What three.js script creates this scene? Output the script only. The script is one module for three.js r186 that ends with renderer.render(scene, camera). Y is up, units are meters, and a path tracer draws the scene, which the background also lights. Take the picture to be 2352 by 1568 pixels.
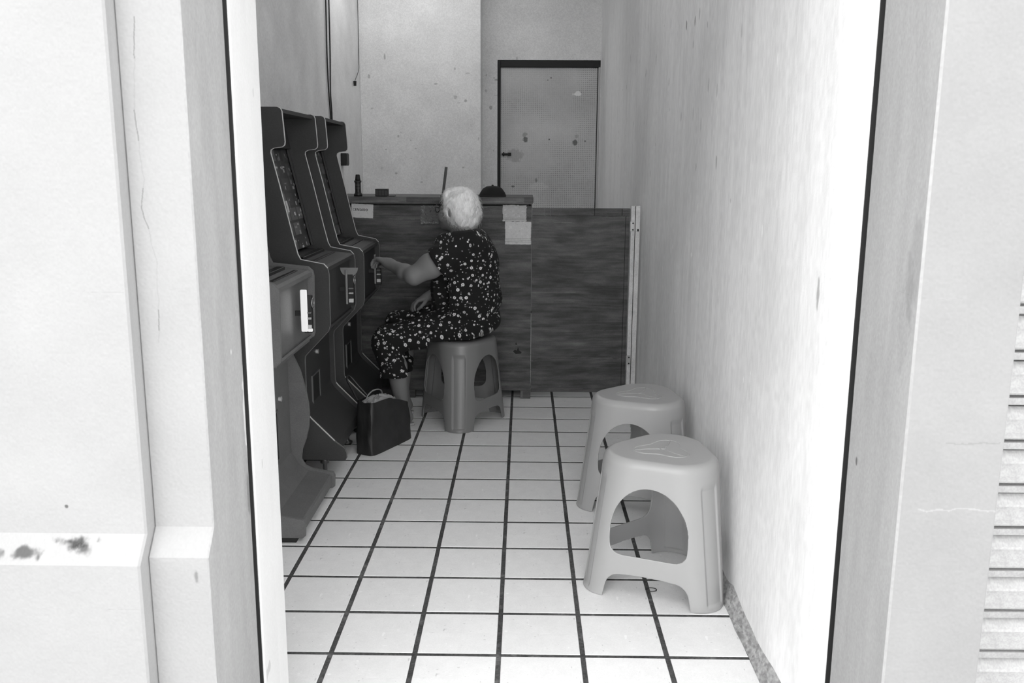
import * as THREE from 'three';
import { RoundedBoxGeometry } from 'three/addons/geometries/RoundedBoxGeometry.js';
import { mergeGeometries, toCreasedNormals } from 'three/addons/utils/BufferGeometryUtils.js';
import { RectAreaLightUniformsLib } from 'three/addons/lights/RectAreaLightUniformsLib.js';

// ------------------------------------------------------------------ camera, sky, exposure
const scene = new THREE.Scene();
const D2R = Math.PI / 180;
const camera = new THREE.PerspectiveCamera(2 * Math.atan(784 / 2042.4) / D2R, 1.5, 0.05, 100);
camera.position.set(0, 1.431, 0);
camera.rotation.set(-11.2914 * D2R, 0.7332 * D2R, 0.2876 * D2R, 'YXZ');
camera.focus = 4.2; camera.userData.fStop = 11;
scene.add(camera);
scene.background = new THREE.Color().setRGB(1.6, 1.6, 1.6);          // even overcast sky over the street
const renderer = new THREE.WebGLRenderer({ antialias: true });
renderer.toneMapping = THREE.LinearToneMapping;
renderer.toneMappingExposure = 2.5;
renderer.shadowMap.enabled = true;
RectAreaLightUniformsLib.init();

// ------------------------------------------------------------------ helpers
function rng(a) { return () => { a = (a + 0x6d2b79f5) | 0; let t = Math.imul(a ^ (a >>> 15), 1 | a); t = (t + Math.imul(t ^ (t >>> 7), 61 | t)) ^ t; return ((t ^ (t >>> 14)) >>> 0) / 4294967296; }; }
function hash3(x, y, z) { let h = Math.imul(x, 374761393) ^ Math.imul(y, 668265263) ^ Math.imul(z, 1274126177); h = Math.imul(h ^ (h >>> 13), 1274126177); return ((h ^ (h >>> 16)) >>> 0) / 4294967296; }
const sm = (t) => t * t * (3 - 2 * t), lerp = (a, b, t) => a + (b - a) * t, clamp = (x, a = 0, b = 1) => Math.min(b, Math.max(a, x));
const step = (a, b, x) => sm(clamp((x - a) / (b - a)));
function noise(x, y, z = 0) {
  const i = Math.floor(x), j = Math.floor(y), k = Math.floor(z), u = sm(x - i), v = sm(y - j), w = sm(z - k);
  const L = (kk) => lerp(lerp(hash3(i, j, kk), hash3(i + 1, j, kk), u), lerp(hash3(i, j + 1, kk), hash3(i + 1, j + 1, kk), u), v);
  return lerp(L(k), L(k + 1), w);
}
function fbm(x, y, z = 0, o = 4) { let s = 0, a = 0.5, n = 0; for (let i = 0; i < o; i++) { s += a * noise(x, y, z + i * 17); n += a; a *= 0.5; x *= 2.03; y *= 2.03; } return s / n; }
// a grey texture from f(u in 0..W metres, v in 0..H metres) -> sRGB 0..1
function tex(w, h, W, H, f, srgb = true) {
  const d = new Uint8Array(w * h * 4);
  for (let y = 0; y < h; y++) for (let x = 0; x < w; x++) {
    const c = clamp(f((x + 0.5) / w * W, (y + 0.5) / h * H)) * 255, o = (y * w + x) * 4;
    d[o] = d[o + 1] = d[o + 2] = c; d[o + 3] = 255;
  }
  const t = new THREE.DataTexture(d, w, h, THREE.RGBAFormat);
  t.magFilter = THREE.LinearFilter; t.minFilter = THREE.LinearMipmapLinearFilter; t.generateMipmaps = true;
  t.wrapS = t.wrapT = THREE.RepeatWrapping; t.repeat.set(1 / W, 1 / H);
  if (srgb) t.colorSpace = THREE.SRGBColorSpace;
  t.needsUpdate = true; return t;
}
const G = (v) => new THREE.Color().setRGB(v, v, v);                     // a linear grey
function mat(v, rough = 0.8, extra = {}) { return new THREE.MeshStandardMaterial({ color: G(v), roughness: rough, ...extra }); }
const taken = {};
function numbered(n) { const k = taken[n] = (taken[n] ?? -1) + 1; return k ? `${n}_${String(k).padStart(3, '0')}` : n; }
function mesh(name, geo, material, parent) {
  const m = new THREE.Mesh(geo, material); m.castShadow = m.receiveShadow = true;
  m.name = parent ? name : numbered(name); (parent ?? scene).add(m); return m;
}
function tag(o, label, category, group) { o.userData.label = label; o.userData.category = category; if (group) o.userData.group = group; return o; }
function structure(o, label, category) { o.userData.kind = 'structure'; o.userData.label = label; o.userData.category = category; return o; }
function group(name, x, y, z) { const g = new THREE.Group(); g.name = numbered(name); g.position.set(x, y, z); scene.add(g); return g; }
// uv in metres from the dominant axis of each face
function metreUV(g) {
  if (g.index) g = g.toNonIndexed();
  const p = g.attributes.position, uv = new Float32Array(p.count * 2), a = new THREE.Vector3(), b = new THREE.Vector3(), c = new THREE.Vector3();
  for (let i = 0; i < p.count; i += 3) {
    a.fromBufferAttribute(p, i); b.fromBufferAttribute(p, i + 1).sub(a); c.fromBufferAttribute(p, i + 2).sub(a); b.cross(c);
    const ax = Math.abs(b.x), ay = Math.abs(b.y), az = Math.abs(b.z);
    for (let k = 0; k < 3; k++) {
      const x = p.getX(i + k), y = p.getY(i + k), z = p.getZ(i + k), o = (i + k) * 2;
      if (ax >= ay && ax >= az) { uv[o] = -z; uv[o + 1] = y; } else if (ay >= az) { uv[o] = x; uv[o + 1] = -z; } else { uv[o] = x; uv[o + 1] = y; }
    }
  }
  g.setAttribute('uv', new THREE.BufferAttribute(uv, 2)); return g;
}
function box(x0, x1, y0, y1, z0, z1, r = 0) {
  const w = x1 - x0, h = y1 - y0, d = z1 - z0;
  const g = r ? new RoundedBoxGeometry(w, h, d, 2, r) : new THREE.BoxGeometry(w, h, d);
  g.translate((x0 + x1) / 2, (y0 + y1) / 2, (z0 + z1) / 2); return metreUV(g);
}
function shapeOf(pts, holes = []) { const s = new THREE.Shape(pts.map((p) => new THREE.Vector2(...p))); for (const h of holes) s.holes.push(new THREE.Path(h.map((p) => new THREE.Vector2(...p)))); return s; }
// polygon in (x, y), from z0 to z1
function prismZ(pts, z0, z1, bevel = 0) {
  const g = new THREE.ExtrudeGeometry(shapeOf(pts), { depth: z1 - z0 - 2 * bevel, bevelEnabled: bevel > 0, bevelThickness: bevel, bevelSize: bevel, bevelOffset: -bevel, bevelSegments: 1, curveSegments: 1 });
  g.translate(0, 0, z0 + bevel); return metreUV(g);
}
// polygon in (z, y), from x0 to x1
function prismX(pts, x0, x1, bevel = 0) {
  const g = prismZ(pts.map(([z, y]) => [-z, y]), x0, x1, bevel);
  g.rotateY(Math.PI / 2); return metreUV(g);                            // (a, y, c) -> (c, y, -a)
}
function tube(pts, r, seg = 6, tub = 24) { return new THREE.TubeGeometry(new THREE.CatmullRomCurve3(pts.map((p) => new THREE.Vector3(...p))), tub, r, seg, false); }
function lathe(pts, seg = 24) { return new THREE.LatheGeometry(pts.map((p) => new THREE.Vector2(...p)), seg); }
function at(g, x, y, z) { g.translate(x, y, z); return g; }
function canvasTex(w, h, draw) {
  const c = document.createElement('canvas'); c.width = w; c.height = h; const x = c.getContext('2d'); draw(x, w, h);
  const t = new THREE.CanvasTexture(c); t.colorSpace = THREE.SRGBColorSpace; return t;
}
// closed surface of a distance field by surface nets
function nets(sdf, lo, hi, h, bump) {
  const n = [0, 1, 2].map((i) => Math.ceil((hi[i] - lo[i]) / h) + 1), [nx, ny, nz] = n, V = new Float32Array(nx * ny * nz);
  let q = 0; for (let k = 0; k < nz; k++) for (let j = 0; j < ny; j++) for (let i = 0; i < nx; i++) V[q++] = sdf(lo[0] + i * h, lo[1] + j * h, lo[2] + k * h);
  const id = new Int32Array(nx * ny * nz).fill(-1), pos = [], idx = [], sy = nx, sz = nx * ny;
  for (let k = 0; k < nz - 1; k++) for (let j = 0; j < ny - 1; j++) for (let i = 0; i < nx - 1; i++) {
    const o = i + j * sy + k * sz; let m = 0; const v = [];
    for (let c = 0; c < 8; c++) { const t = V[o + (c & 1) + ((c >> 1) & 1) * sy + (c >> 2) * sz]; v.push(t); if (t < 0) m++; }
    if (!m || m === 8) continue;
    let X = 0, Y = 0, Z = 0, cnt = 0;
    for (let a = 0; a < 8; a++) for (const b of [a | 1, a | 2, a | 4]) if (b !== a && (v[a] < 0) !== (v[b] < 0)) {
      const t = v[a] / (v[a] - v[b]);
      X += (a & 1) + ((b & 1) - (a & 1)) * t; Y += ((a >> 1) & 1) + (((b >> 1) & 1) - ((a >> 1) & 1)) * t; Z += (a >> 2) + ((b >> 2) - (a >> 2)) * t; cnt++;
    }
    id[o] = pos.length / 3; pos.push(lo[0] + (i + X / cnt) * h, lo[1] + (j + Y / cnt) * h, lo[2] + (k + Z / cnt) * h);
  }
  const S = [1, sy, sz];
  for (let k = 1; k < nz - 1; k++) for (let j = 1; j < ny - 1; j++) for (let i = 1; i < nx - 1; i++) {
    const o = i + j * sy + k * sz;
    for (let a = 0; a < 3; a++) {
      const s0 = V[o] < 0, s1 = V[o + S[a]] < 0; if (s0 === s1) continue;
      const u = S[(a + 1) % 3], w = S[(a + 2) % 3], A = id[o - u - w], B = id[o - w], C = id[o], E = id[o - u];
      if (s0) idx.push(A, B, C, A, C, E); else idx.push(A, C, B, A, E, C);
    }
  }
  const g = new THREE.BufferGeometry(); g.setAttribute('position', new THREE.Float32BufferAttribute(pos, 3)); g.setIndex(idx);
  const N = new Float32Array(pos.length), e = h * (bump ?? 0.6);
  for (let i = 0; i < pos.length; i += 3) {
    const [x, y, z] = [pos[i], pos[i + 1], pos[i + 2]];
    const a = sdf(x + e, y, z) - sdf(x - e, y, z), b = sdf(x, y + e, z) - sdf(x, y - e, z), c = sdf(x, y, z + e) - sdf(x, y, z - e), l = Math.hypot(a, b, c) || 1;
    N[i] = a / l; N[i + 1] = b / l; N[i + 2] = c / l;
  }
  g.setAttribute('normal', new THREE.BufferAttribute(N, 3)); return g;
}
const smin = (a, b, k) => { const h = Math.max(k - Math.abs(a - b), 0) / k; return Math.min(a, b) - h * h * k * 0.25; };
const smax = (a, b, k) => -smin(-a, -b, k);
function cap(x, y, z, a, b, ra, rb) {
  const ux = b[0] - a[0], uy = b[1] - a[1], uz = b[2] - a[2], t = clamp(((x - a[0]) * ux + (y - a[1]) * uy + (z - a[2]) * uz) / (ux * ux + uy * uy + uz * uz));
  return Math.hypot(x - a[0] - ux * t, y - a[1] - uy * t, z - a[2] - uz * t) - lerp(ra, rb, t);
}
function ell(x, y, z, c, r) {
  const a = (x - c[0]) / r[0], b = (y - c[1]) / r[1], d = (z - c[2]) / r[2], k0 = Math.hypot(a, b, d), k1 = Math.hypot(a / r[0], b / r[1], d / r[2]) || 1e-6;
  return k0 * (k0 - 1) / k1;
}

// ------------------------------------------------------------------ surface maps
const R1 = rng(7);
const grainTex = tex(512, 512, 0.6, 0.6, (u, v) => 0.86 + 0.14 * (fbm(u * 40, v * 40, 3, 3) - 0.5) + 0.10 * (noise(u * 420, v * 420, 9) - 0.5));
const plasterBump = tex(512, 512, 0.6, 0.6, (u, v) => 0.5 * fbm(u * 18, v * 18, 5, 5) + 0.3 * noise(u * 200, v * 200, 2), false);
function marksAt(list, rag = 0.7, soft = 0.55) { return (u, v) => { let m = 0; for (const [cx, cy, rx, ry, s] of list) { const dx = (u - cx) / rx, dy = (v - cy) / ry; if (Math.abs(dx) > 1.4 || Math.abs(dy) > 1.4) continue; const d = Math.hypot(dx, dy) + rag * (fbm(u * 55, v * 55, 31, 4) - 0.5); m += s * (1 - step(soft, 0.95, d)); } return m; }; }
// right wall: brushed, streaky old paint with scuffs (u = distance from the camera plane, v = height)
const rScuff = []; { const r = rng(41);
  for (let i = 0; i < 60; i++) rScuff.push([3.0 + r() * 4, 1.3 + r() * 1.3, 0.004 + r() * 0.010, 0.008 + r() * 0.03, -0.06 - r() * 0.14]);
  for (let i = 0; i < 26; i++) rScuff.push([2.0 + r() * 4.5, 0.2 + r() * 1.8, 0.004 + r() * 0.006, 0.008 + r() * 0.02, 0.05 + r() * 0.07]);
  rScuff.push([2.12, 1.13, 0.012, 0.05, -0.22], [3.9, 2.02, 0.016, 0.026, -0.35], [4.1, 2.03, 0.016, 0.026, -0.35], [3.75, 1.06, 0.02, 0.012, 0.1]); }
const rMarks = marksAt(rScuff);
const rightWallTex = tex(2048, 1024, 6.9, 3.2, (u, v) => {
  const streak = fbm(u * 22, v * 2.2, 4, 4), grime = step(0.42, 0.75, fbm(u * 1.6, v * 1.3, 8, 4)), fine = noise(u * 120, v * 40, 6);
  return 0.95 + 0.08 * (streak - 0.5) - 0.05 * grime * (0.4 + streak) + 0.05 * (fine - 0.5) + rMarks(u, v);
});
const bScuff = []; { const r = rng(99); for (let i = 0; i < 60; i++) bScuff.push([r() * 2.2, 1.0 + r() * 1.4, 0.006 + r() * r() * 0.03, 0.006 + r() * r() * 0.03, -0.06 - r() * 0.16]); }
const bMarks = marksAt(bScuff);
const backWallTex = tex(1024, 1024, 2.2, 3.2, (u, v) => 0.94 + 0.10 * (fbm(u * 5, v * 5, 12, 5) - 0.5) + 0.08 * (noise(u * 160, v * 160, 3) - 0.5) + bMarks(u, v));
const leftWallTex = tex(1024, 512, 6.9, 3.2, (u, v) => 0.94 + 0.10 * (fbm(u * 5, v * 5, 21, 5) - 0.5) + 0.06 * (noise(u * 140, v * 140, 3) - 0.5));
// street front, left side: hairline crack, stains on the ledge, scuffs (u = x + 1.6, v = height)
function crack(pts) { return (u, v) => { for (let i = 0; i < pts.length - 1; i++) { const [a, b] = pts[i], [c, d] = pts[i + 1]; if (v > Math.max(b, d) || v < Math.min(b, d)) continue; const t = (v - b) / (d - b), x = lerp(a, c, t) + 0.004 * (fbm(v * 60, 1, 2, 3) - 0.5); return Math.abs(u - x) < 0.0011 ? 1 : 0; } return 0; }; }
const crackL = crack([[0.918, 1.68], [0.906, 1.52], [0.914, 1.40], [0.905, 1.35], [0.916, 1.31], [0.926, 1.25], [0.924, 1.17], [0.920, 1.10]]);
const stainL = marksAt([[0.745, 0.722, 0.045, 0.014, -0.55], [0.66, 0.705, 0.034, 0.014, -0.42], [0.77, 0.712, 0.02, 0.014, -0.4], [0.60, 0.70, 0.03, 0.012, -0.3], [0.735, 0.79, 0.004, 0.004, -0.4], [0.55, 0.70, 0.02, 0.01, -0.35], [0.975, 0.65, 0.006, 0.018, -0.2]], 1.5, 0.2);
const facadeLeftTex = tex(2048, 2048, 1.6, 2.0, (u, v) => 0.90 + 0.05 * (fbm(u * 7, v * 7, 2, 5) - 0.5) + 0.022 * (noise(u * 300, v * 300, 5) - 0.5) - 0.16 * crackL(u, v) * (noise(v * 14, 3) > 0.42 ? 1 : 0.25) + stainL(u, v));
const crackR = (u, v) => { const a = Math.abs(v - (0.93 + 0.012 * (fbm(u * 30, 3, 1, 3) - 0.5) + 0.05 * (u - 0.8))) < 0.0012 && u > 0.78 && u < 0.88; const b = Math.abs(v - (0.80 + 0.02 * (fbm(u * 24, 8, 1, 3) - 0.5))) < 0.0014 && u > 0.74; return (a ? 1 : 0) - (b ? 1.2 : 0); };
const facadeRightTex = tex(1024, 1024, 1.6, 2.0, (u, v) => 0.89 + 0.06 * (fbm(u * 8, v * 8, 15, 5) - 0.5) + 0.022 * (noise(u * 260, v * 260, 5) - 0.5) - 0.07 * crackR(u, v));
// reveals beside the shutter guides: rubbed, greyer paint; a peeled patch on the left one
const peel = marksAt([[1.85, 0.90, 0.016, 0.12, 0.34], [1.84, 0.72, 0.012, 0.07, -0.14], [1.845, 1.2, 0.006, 0.3, -0.10], [1.78, 1.05, 0.006, 0.008, 0.2]]);
const revealTexL = tex(512, 1024, 0.5, 2.0, (u, v) => 0.80 + 0.09 * (fbm(u * 30, v * 4, 2, 4) - 0.5) + 0.05 * (noise(u * 300, v * 200, 5) - 0.5) + peel(u + 1.5, v));
const smudge = marksAt([[1.61, 1.25, 0.03, 0.13, -0.05], [1.63, 1.16, 0.03, 0.14, -0.04], [1.80, 0.82, 0.006, 0.012, -0.3]]);
const revealTexR = tex(512, 1024, 0.5, 2.0, (u, v) => 0.82 + 0.08 * (fbm(u * 30, v * 4, 7, 4) - 0.5) + 0.05 * (noise(u * 300, v * 200, 5) - 0.5) + smudge(u + 1.5, v));
function plaster(map, v = 1, rough = 0.85) { return new THREE.MeshStandardMaterial({ color: G(v), map, roughness: rough, bumpMap: plasterBump, bumpScale: 0.0012 }); }
function shift(t, ox, oy = 0) { t.offset.set(ox * t.repeat.x, oy * t.repeat.y); return t; }
const MRight = plaster(rightWallTex), MLeft = plaster(leftWallTex), MBack = plaster(shift(backWallTex, 1.5));
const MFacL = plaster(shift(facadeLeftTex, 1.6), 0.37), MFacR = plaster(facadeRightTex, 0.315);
const MRevL = plaster(shift(revealTexL, -1.5), 0.52), MRevR = plaster(shift(revealTexR, -1.5), 0.52);
const MCeil = new THREE.MeshStandardMaterial({ color: G(1.0), map: grainTex, roughness: 0.9 });
const MConcrete = new THREE.MeshStandardMaterial({ color: G(0.55), map: grainTex, roughness: 0.95, bumpMap: plasterBump, bumpScale: 0.002 });
const MBlack = mat(0.012, 0.6), MDark = mat(0.03, 0.55), MSteel = mat(0.35, 0.35, { metalness: 0.9 });

// ------------------------------------------------------------------ the setting
const XR = 0.705, XL = -1.49, HC = 3.2;
// floor: grout bed with ceramic tiles
const groutTex = tex(1024, 1024, 1.5, 1.5, (u, v) => 0.27 + 0.16 * (fbm(u * 9, v * 9, 2, 4) - 0.5) + 0.5 * Math.max(0, fbm(u * 30, v * 30, 5, 3) - 0.58) + 0.12 * (noise(u * 220, v * 220, 1) - 0.5));
const MGrout = new THREE.MeshStandardMaterial({ map: groutTex, color: G(1), roughness: 0.95 });
const floor = structure(mesh('floor', box(XL - 0.1, XR + 0.1, -0.14, -0.0011, -8.75, -1.66), MGrout), 'floor of pale square ceramic tiles with dark grout joints', 'floor');
{
  const P = 0.25, gap = 0.0142, x0 = -0.816, d0 = 2.408, r = rng(3), cache = {}, T = 0.008, c = 0.0016;
  const tileTex = [0, 1, 2].map((k) => tex(256, 256, 0.25, 0.25, (u, v) => 0.935 + 0.035 * (fbm(u * 30, v * 30, k * 7 + 1, 3) - 0.5) + 0.03 * (noise(u * 400, v * 400, k) - 0.5) - (noise(u * 90, v * 90, k + 40) > 0.965 ? 0.12 : 0) + (noise(u * 70, v * 70, k + 80) > 0.95 ? 0.05 : 0)));
  const tm = tileTex.map((t, i) => new THREE.MeshStandardMaterial({ map: t, color: G([1, 0.97, 0.985][i]), roughness: 0.42, bumpMap: t, bumpScale: 0.0004 }));
  function tileGeo(w, d) {
    const key = w.toFixed(3) + d.toFixed(3); if (cache[key]) return cache[key];
    const a = w / 2, b = d / 2, p = [[-a, -T, -b], [a, -T, -b], [a, -T, b], [-a, -T, b], [-a, -c, -b], [a, -c, -b], [a, -c, b], [-a, -c, b], [-a + c, 0, -b + c], [a - c, 0, -b + c], [a - c, 0, b - c], [-a + c, 0, b - c]];
    const f = [[11, 10, 9, 8]]; for (let i = 0; i < 4; i++) { const j = (i + 1) % 4; f.push([i, i + 4, j + 4, j], [i + 4, i + 8, j + 8, j + 4]); }
    const pos = []; for (const q of f) for (const i of [0, 1, 2, 0, 2, 3]) pos.push(...p[q[i]]);
    const g = new THREE.BufferGeometry(); g.setAttribute('position', new THREE.Float32BufferAttribute(pos, 3)); g.computeVertexNormals();
    return cache[key] = metreUV(g);
  }
  for (let i = -3; i <= 6; i++) for (let j = -3; j < 25; j++) {
    const a = Math.max(x0 + i * P + gap / 2, XL), b = Math.min(x0 + (i + 1) * P - gap / 2, 0.676), n = Math.max(d0 + j * P + gap / 2, 1.9), f = Math.min(d0 + (j + 1) * P - gap / 2, 8.6);
    if (b - a < 0.02 || f - n < 0.02) continue;
    const t = mesh('tile', tileGeo(b - a, f - n), tm[Math.floor(r() * 3)], floor);
    t.position.set((a + b) / 2, 0.0008 * (r() - 0.5), -(n + f) / 2);
    t.rotation.set(0.0015 * (r() - 0.5), 0, 0.0015 * (r() - 0.5));
  }
}
structure(mesh('pavement', box(-6, 6, -0.22, -0.12, -1.9, 7), MConcrete), 'grey concrete pavement outside the doorway', 'pavement');
structure(mesh('wall_right', box(XR, XR + 0.15, -0.12, HC, -8.75, -1.887), MRight), 'long streaky pale plaster wall beside the two pale stools', 'wall');
structure(mesh('wall_left', box(XL - 0.15, XL, -0.12, HC, -8.75, -1.887), MLeft), 'pale plaster wall behind the row of game cabinets', 'wall');
// back wall with the doorway, and the pier that steps forward left of it
const dx0 = -0.258, dx1 = 0.700, dh = 2.376;
const back = structure(mesh('wall_back', mergeGeometries([box(XL, dx0, -0.12, HC, -8.75, -8.6), box(dx0, XR, dh, HC, -8.75, -8.6), box(dx1, XR, -0.12, dh, -8.75, -8.6), box(XL, XR, -0.12, HC, -8.85, -8.75)]), MBack), 'scuffed pale back wall around the metal door', 'wall');
structure(mesh('wall_pier', box(XL, -0.398, -0.0015, HC, -8.6, -8.3, 0.006), MBack), 'scuffed pale wall pier stepping forward left of the metal door', 'wall');
structure(mesh('ceiling', box(XL - 0.15, XR + 0.15, HC, HC + 0.15, -8.85, -1.62), MCeil), 'plain pale ceiling of the narrow room', 'ceiling');
// front wall: left return inside the guide, lintel, and the street front
structure(mesh('wall_front', mergeGeometries([box(XL, -0.60, -0.12, HC, -2.08, -1.888, 0.004), box(-0.60, XR, 2.75, HC, -2.08, -1.888)]), new THREE.MeshStandardMaterial({ color: G(1.0), map: tex(512, 1024, 0.5, 1.6, (u, v) => 0.83 + 0.035 * (fbm(u * 16, v * 6, 4, 4) - 0.5) + 0.015 * (noise(u * 250, v * 250, 3) - 0.5) - (noise(u * 40, v * 12, 9) > 0.965 ? 0.10 : 0)), roughness: 0.85, bumpMap: plasterBump, bumpScale: 0.001 })), 'white narrow wall end between the black guide slot and the cabinets', 'wall');
const pilL = [[-1.85, -0.12], [-1.58, -0.12], [-1.58, 0.688], [-1.62, 0.735], [-1.62, 3.6], [-1.85, 3.6]].map(([z, y]) => [z, y]);
function withReveal(geo, mats, sign, xr) {                              // faces that look into the doorway take the reveal's paint
  const p = geo.attributes.position, A = [], B = [];
  for (let i = 0; i < p.count; i += 3) ((Math.abs(p.getX(i) - xr) < 0.004 && Math.abs(p.getX(i + 1) - xr) < 0.004 && Math.abs(p.getX(i + 2) - xr) < 0.004) ? B : A).push(i);
  const out = new THREE.BufferGeometry();
  for (const k of ['position', 'normal', 'uv']) { const s = geo.attributes[k], n = s.itemSize, d = []; for (const i of [...A, ...B]) for (let q = 0; q < 3 * n; q++) d.push(s.array[i * n + q]); out.setAttribute(k, new THREE.Float32BufferAttribute(d, n)); }
  out.addGroup(0, A.length * 3, 0); out.addGroup(A.length * 3, B.length * 3, 1); return out;
}
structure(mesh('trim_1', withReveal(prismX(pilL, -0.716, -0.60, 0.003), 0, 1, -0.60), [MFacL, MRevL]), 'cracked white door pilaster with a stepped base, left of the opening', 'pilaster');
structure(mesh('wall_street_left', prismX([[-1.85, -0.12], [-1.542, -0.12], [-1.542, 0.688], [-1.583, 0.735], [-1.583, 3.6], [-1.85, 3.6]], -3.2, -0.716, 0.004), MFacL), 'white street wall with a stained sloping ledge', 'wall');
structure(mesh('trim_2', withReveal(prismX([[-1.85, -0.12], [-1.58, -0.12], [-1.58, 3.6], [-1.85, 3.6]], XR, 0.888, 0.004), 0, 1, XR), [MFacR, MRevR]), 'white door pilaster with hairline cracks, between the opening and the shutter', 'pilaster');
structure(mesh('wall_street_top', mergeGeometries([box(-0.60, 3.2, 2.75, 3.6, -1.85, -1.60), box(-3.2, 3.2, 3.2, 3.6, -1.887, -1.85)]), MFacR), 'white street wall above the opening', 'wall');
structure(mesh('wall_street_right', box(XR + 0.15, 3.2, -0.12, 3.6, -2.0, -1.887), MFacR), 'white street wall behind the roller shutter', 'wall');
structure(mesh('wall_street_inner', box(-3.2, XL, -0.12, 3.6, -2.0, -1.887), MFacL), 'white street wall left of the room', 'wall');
// guides of the opening's own shutter: deep dark steel channels in the slots
for (const [x0, x1, lab] of [[-0.68, -0.604, 'dark steel shutter guide in the slot left of the opening'], [XR + 0.004, XR + 0.08, 'dark steel shutter guide in the slot right of the opening']]) {
  const bx = x0 < 0 ? x0 : x1 - 0.006, g = mergeGeometries([box(x0, x1, -0.1, 2.75, -1.887, -1.884), box(x0, x1, -0.1, 2.75, -1.854, -1.851), box(bx, bx + 0.006, -0.1, 2.75, -1.884, -1.854)]);
  tag(mesh('shutter_guide', g, mat(0.02, 0.7)), lab, 'shutter guide');
}
structure(mesh('trim_3', mergeGeometries([box(-0.75, -0.68, -0.12, 3.2, -1.888, -1.85), box(XR + 0.08, XR + 0.16, -0.12, 3.2, -1.888, -1.85)]), MConcrete), 'rough concrete packing behind the shutter guides', 'packing');
// rough cement fillet along the foot of the right wall
{
  const N = 110, pos = [], idx = [];
  for (let i = 0; i <= N; i++) {
    const d = 1.9 + (8.58 - 1.9) * i / N, w = 0.031 + 0.012 * (fbm(d * 9, 1, 1, 3) - 0.5), h = 0.05 + 0.05 * (fbm(d * 7, 5, 2, 4) - 0.5), q = 0.010 * (fbm(d * 40, 2, 3, 3) - 0.5);
    pos.push(XR + 0.002, -0.006, -d, XR - w, -0.006, -d, XR - w, 0.004, -d, XR - w * 0.55 + q, h * 0.42 + q, -d, XR + 0.002, h, -d);
    if (i < N) for (let k = 0; k < 5; k++) { const a = i * 5 + k, b = i * 5 + (k + 1) % 5; idx.push(a, b, a + 5, b, b + 5, a + 5); }
  }
  const g = new THREE.BufferGeometry(); g.setAttribute('position', new THREE.Float32BufferAttribute(pos, 3)); g.setIndex(idx);
  const gg = toCreasedNormals(g, 0.9); structure(mesh('baseboard_right', metreUV(gg), new THREE.MeshStandardMaterial({ color: G(0.62), map: tex(256, 256, 0.3, 0.3, (u, v) => 0.76 + 0.5 * (fbm(u * 70, v * 160, 4, 4) - 0.5)), roughness: 0.95 })), 'rough cement fillet along the foot of the right wall', 'baseboard');
}
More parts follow.
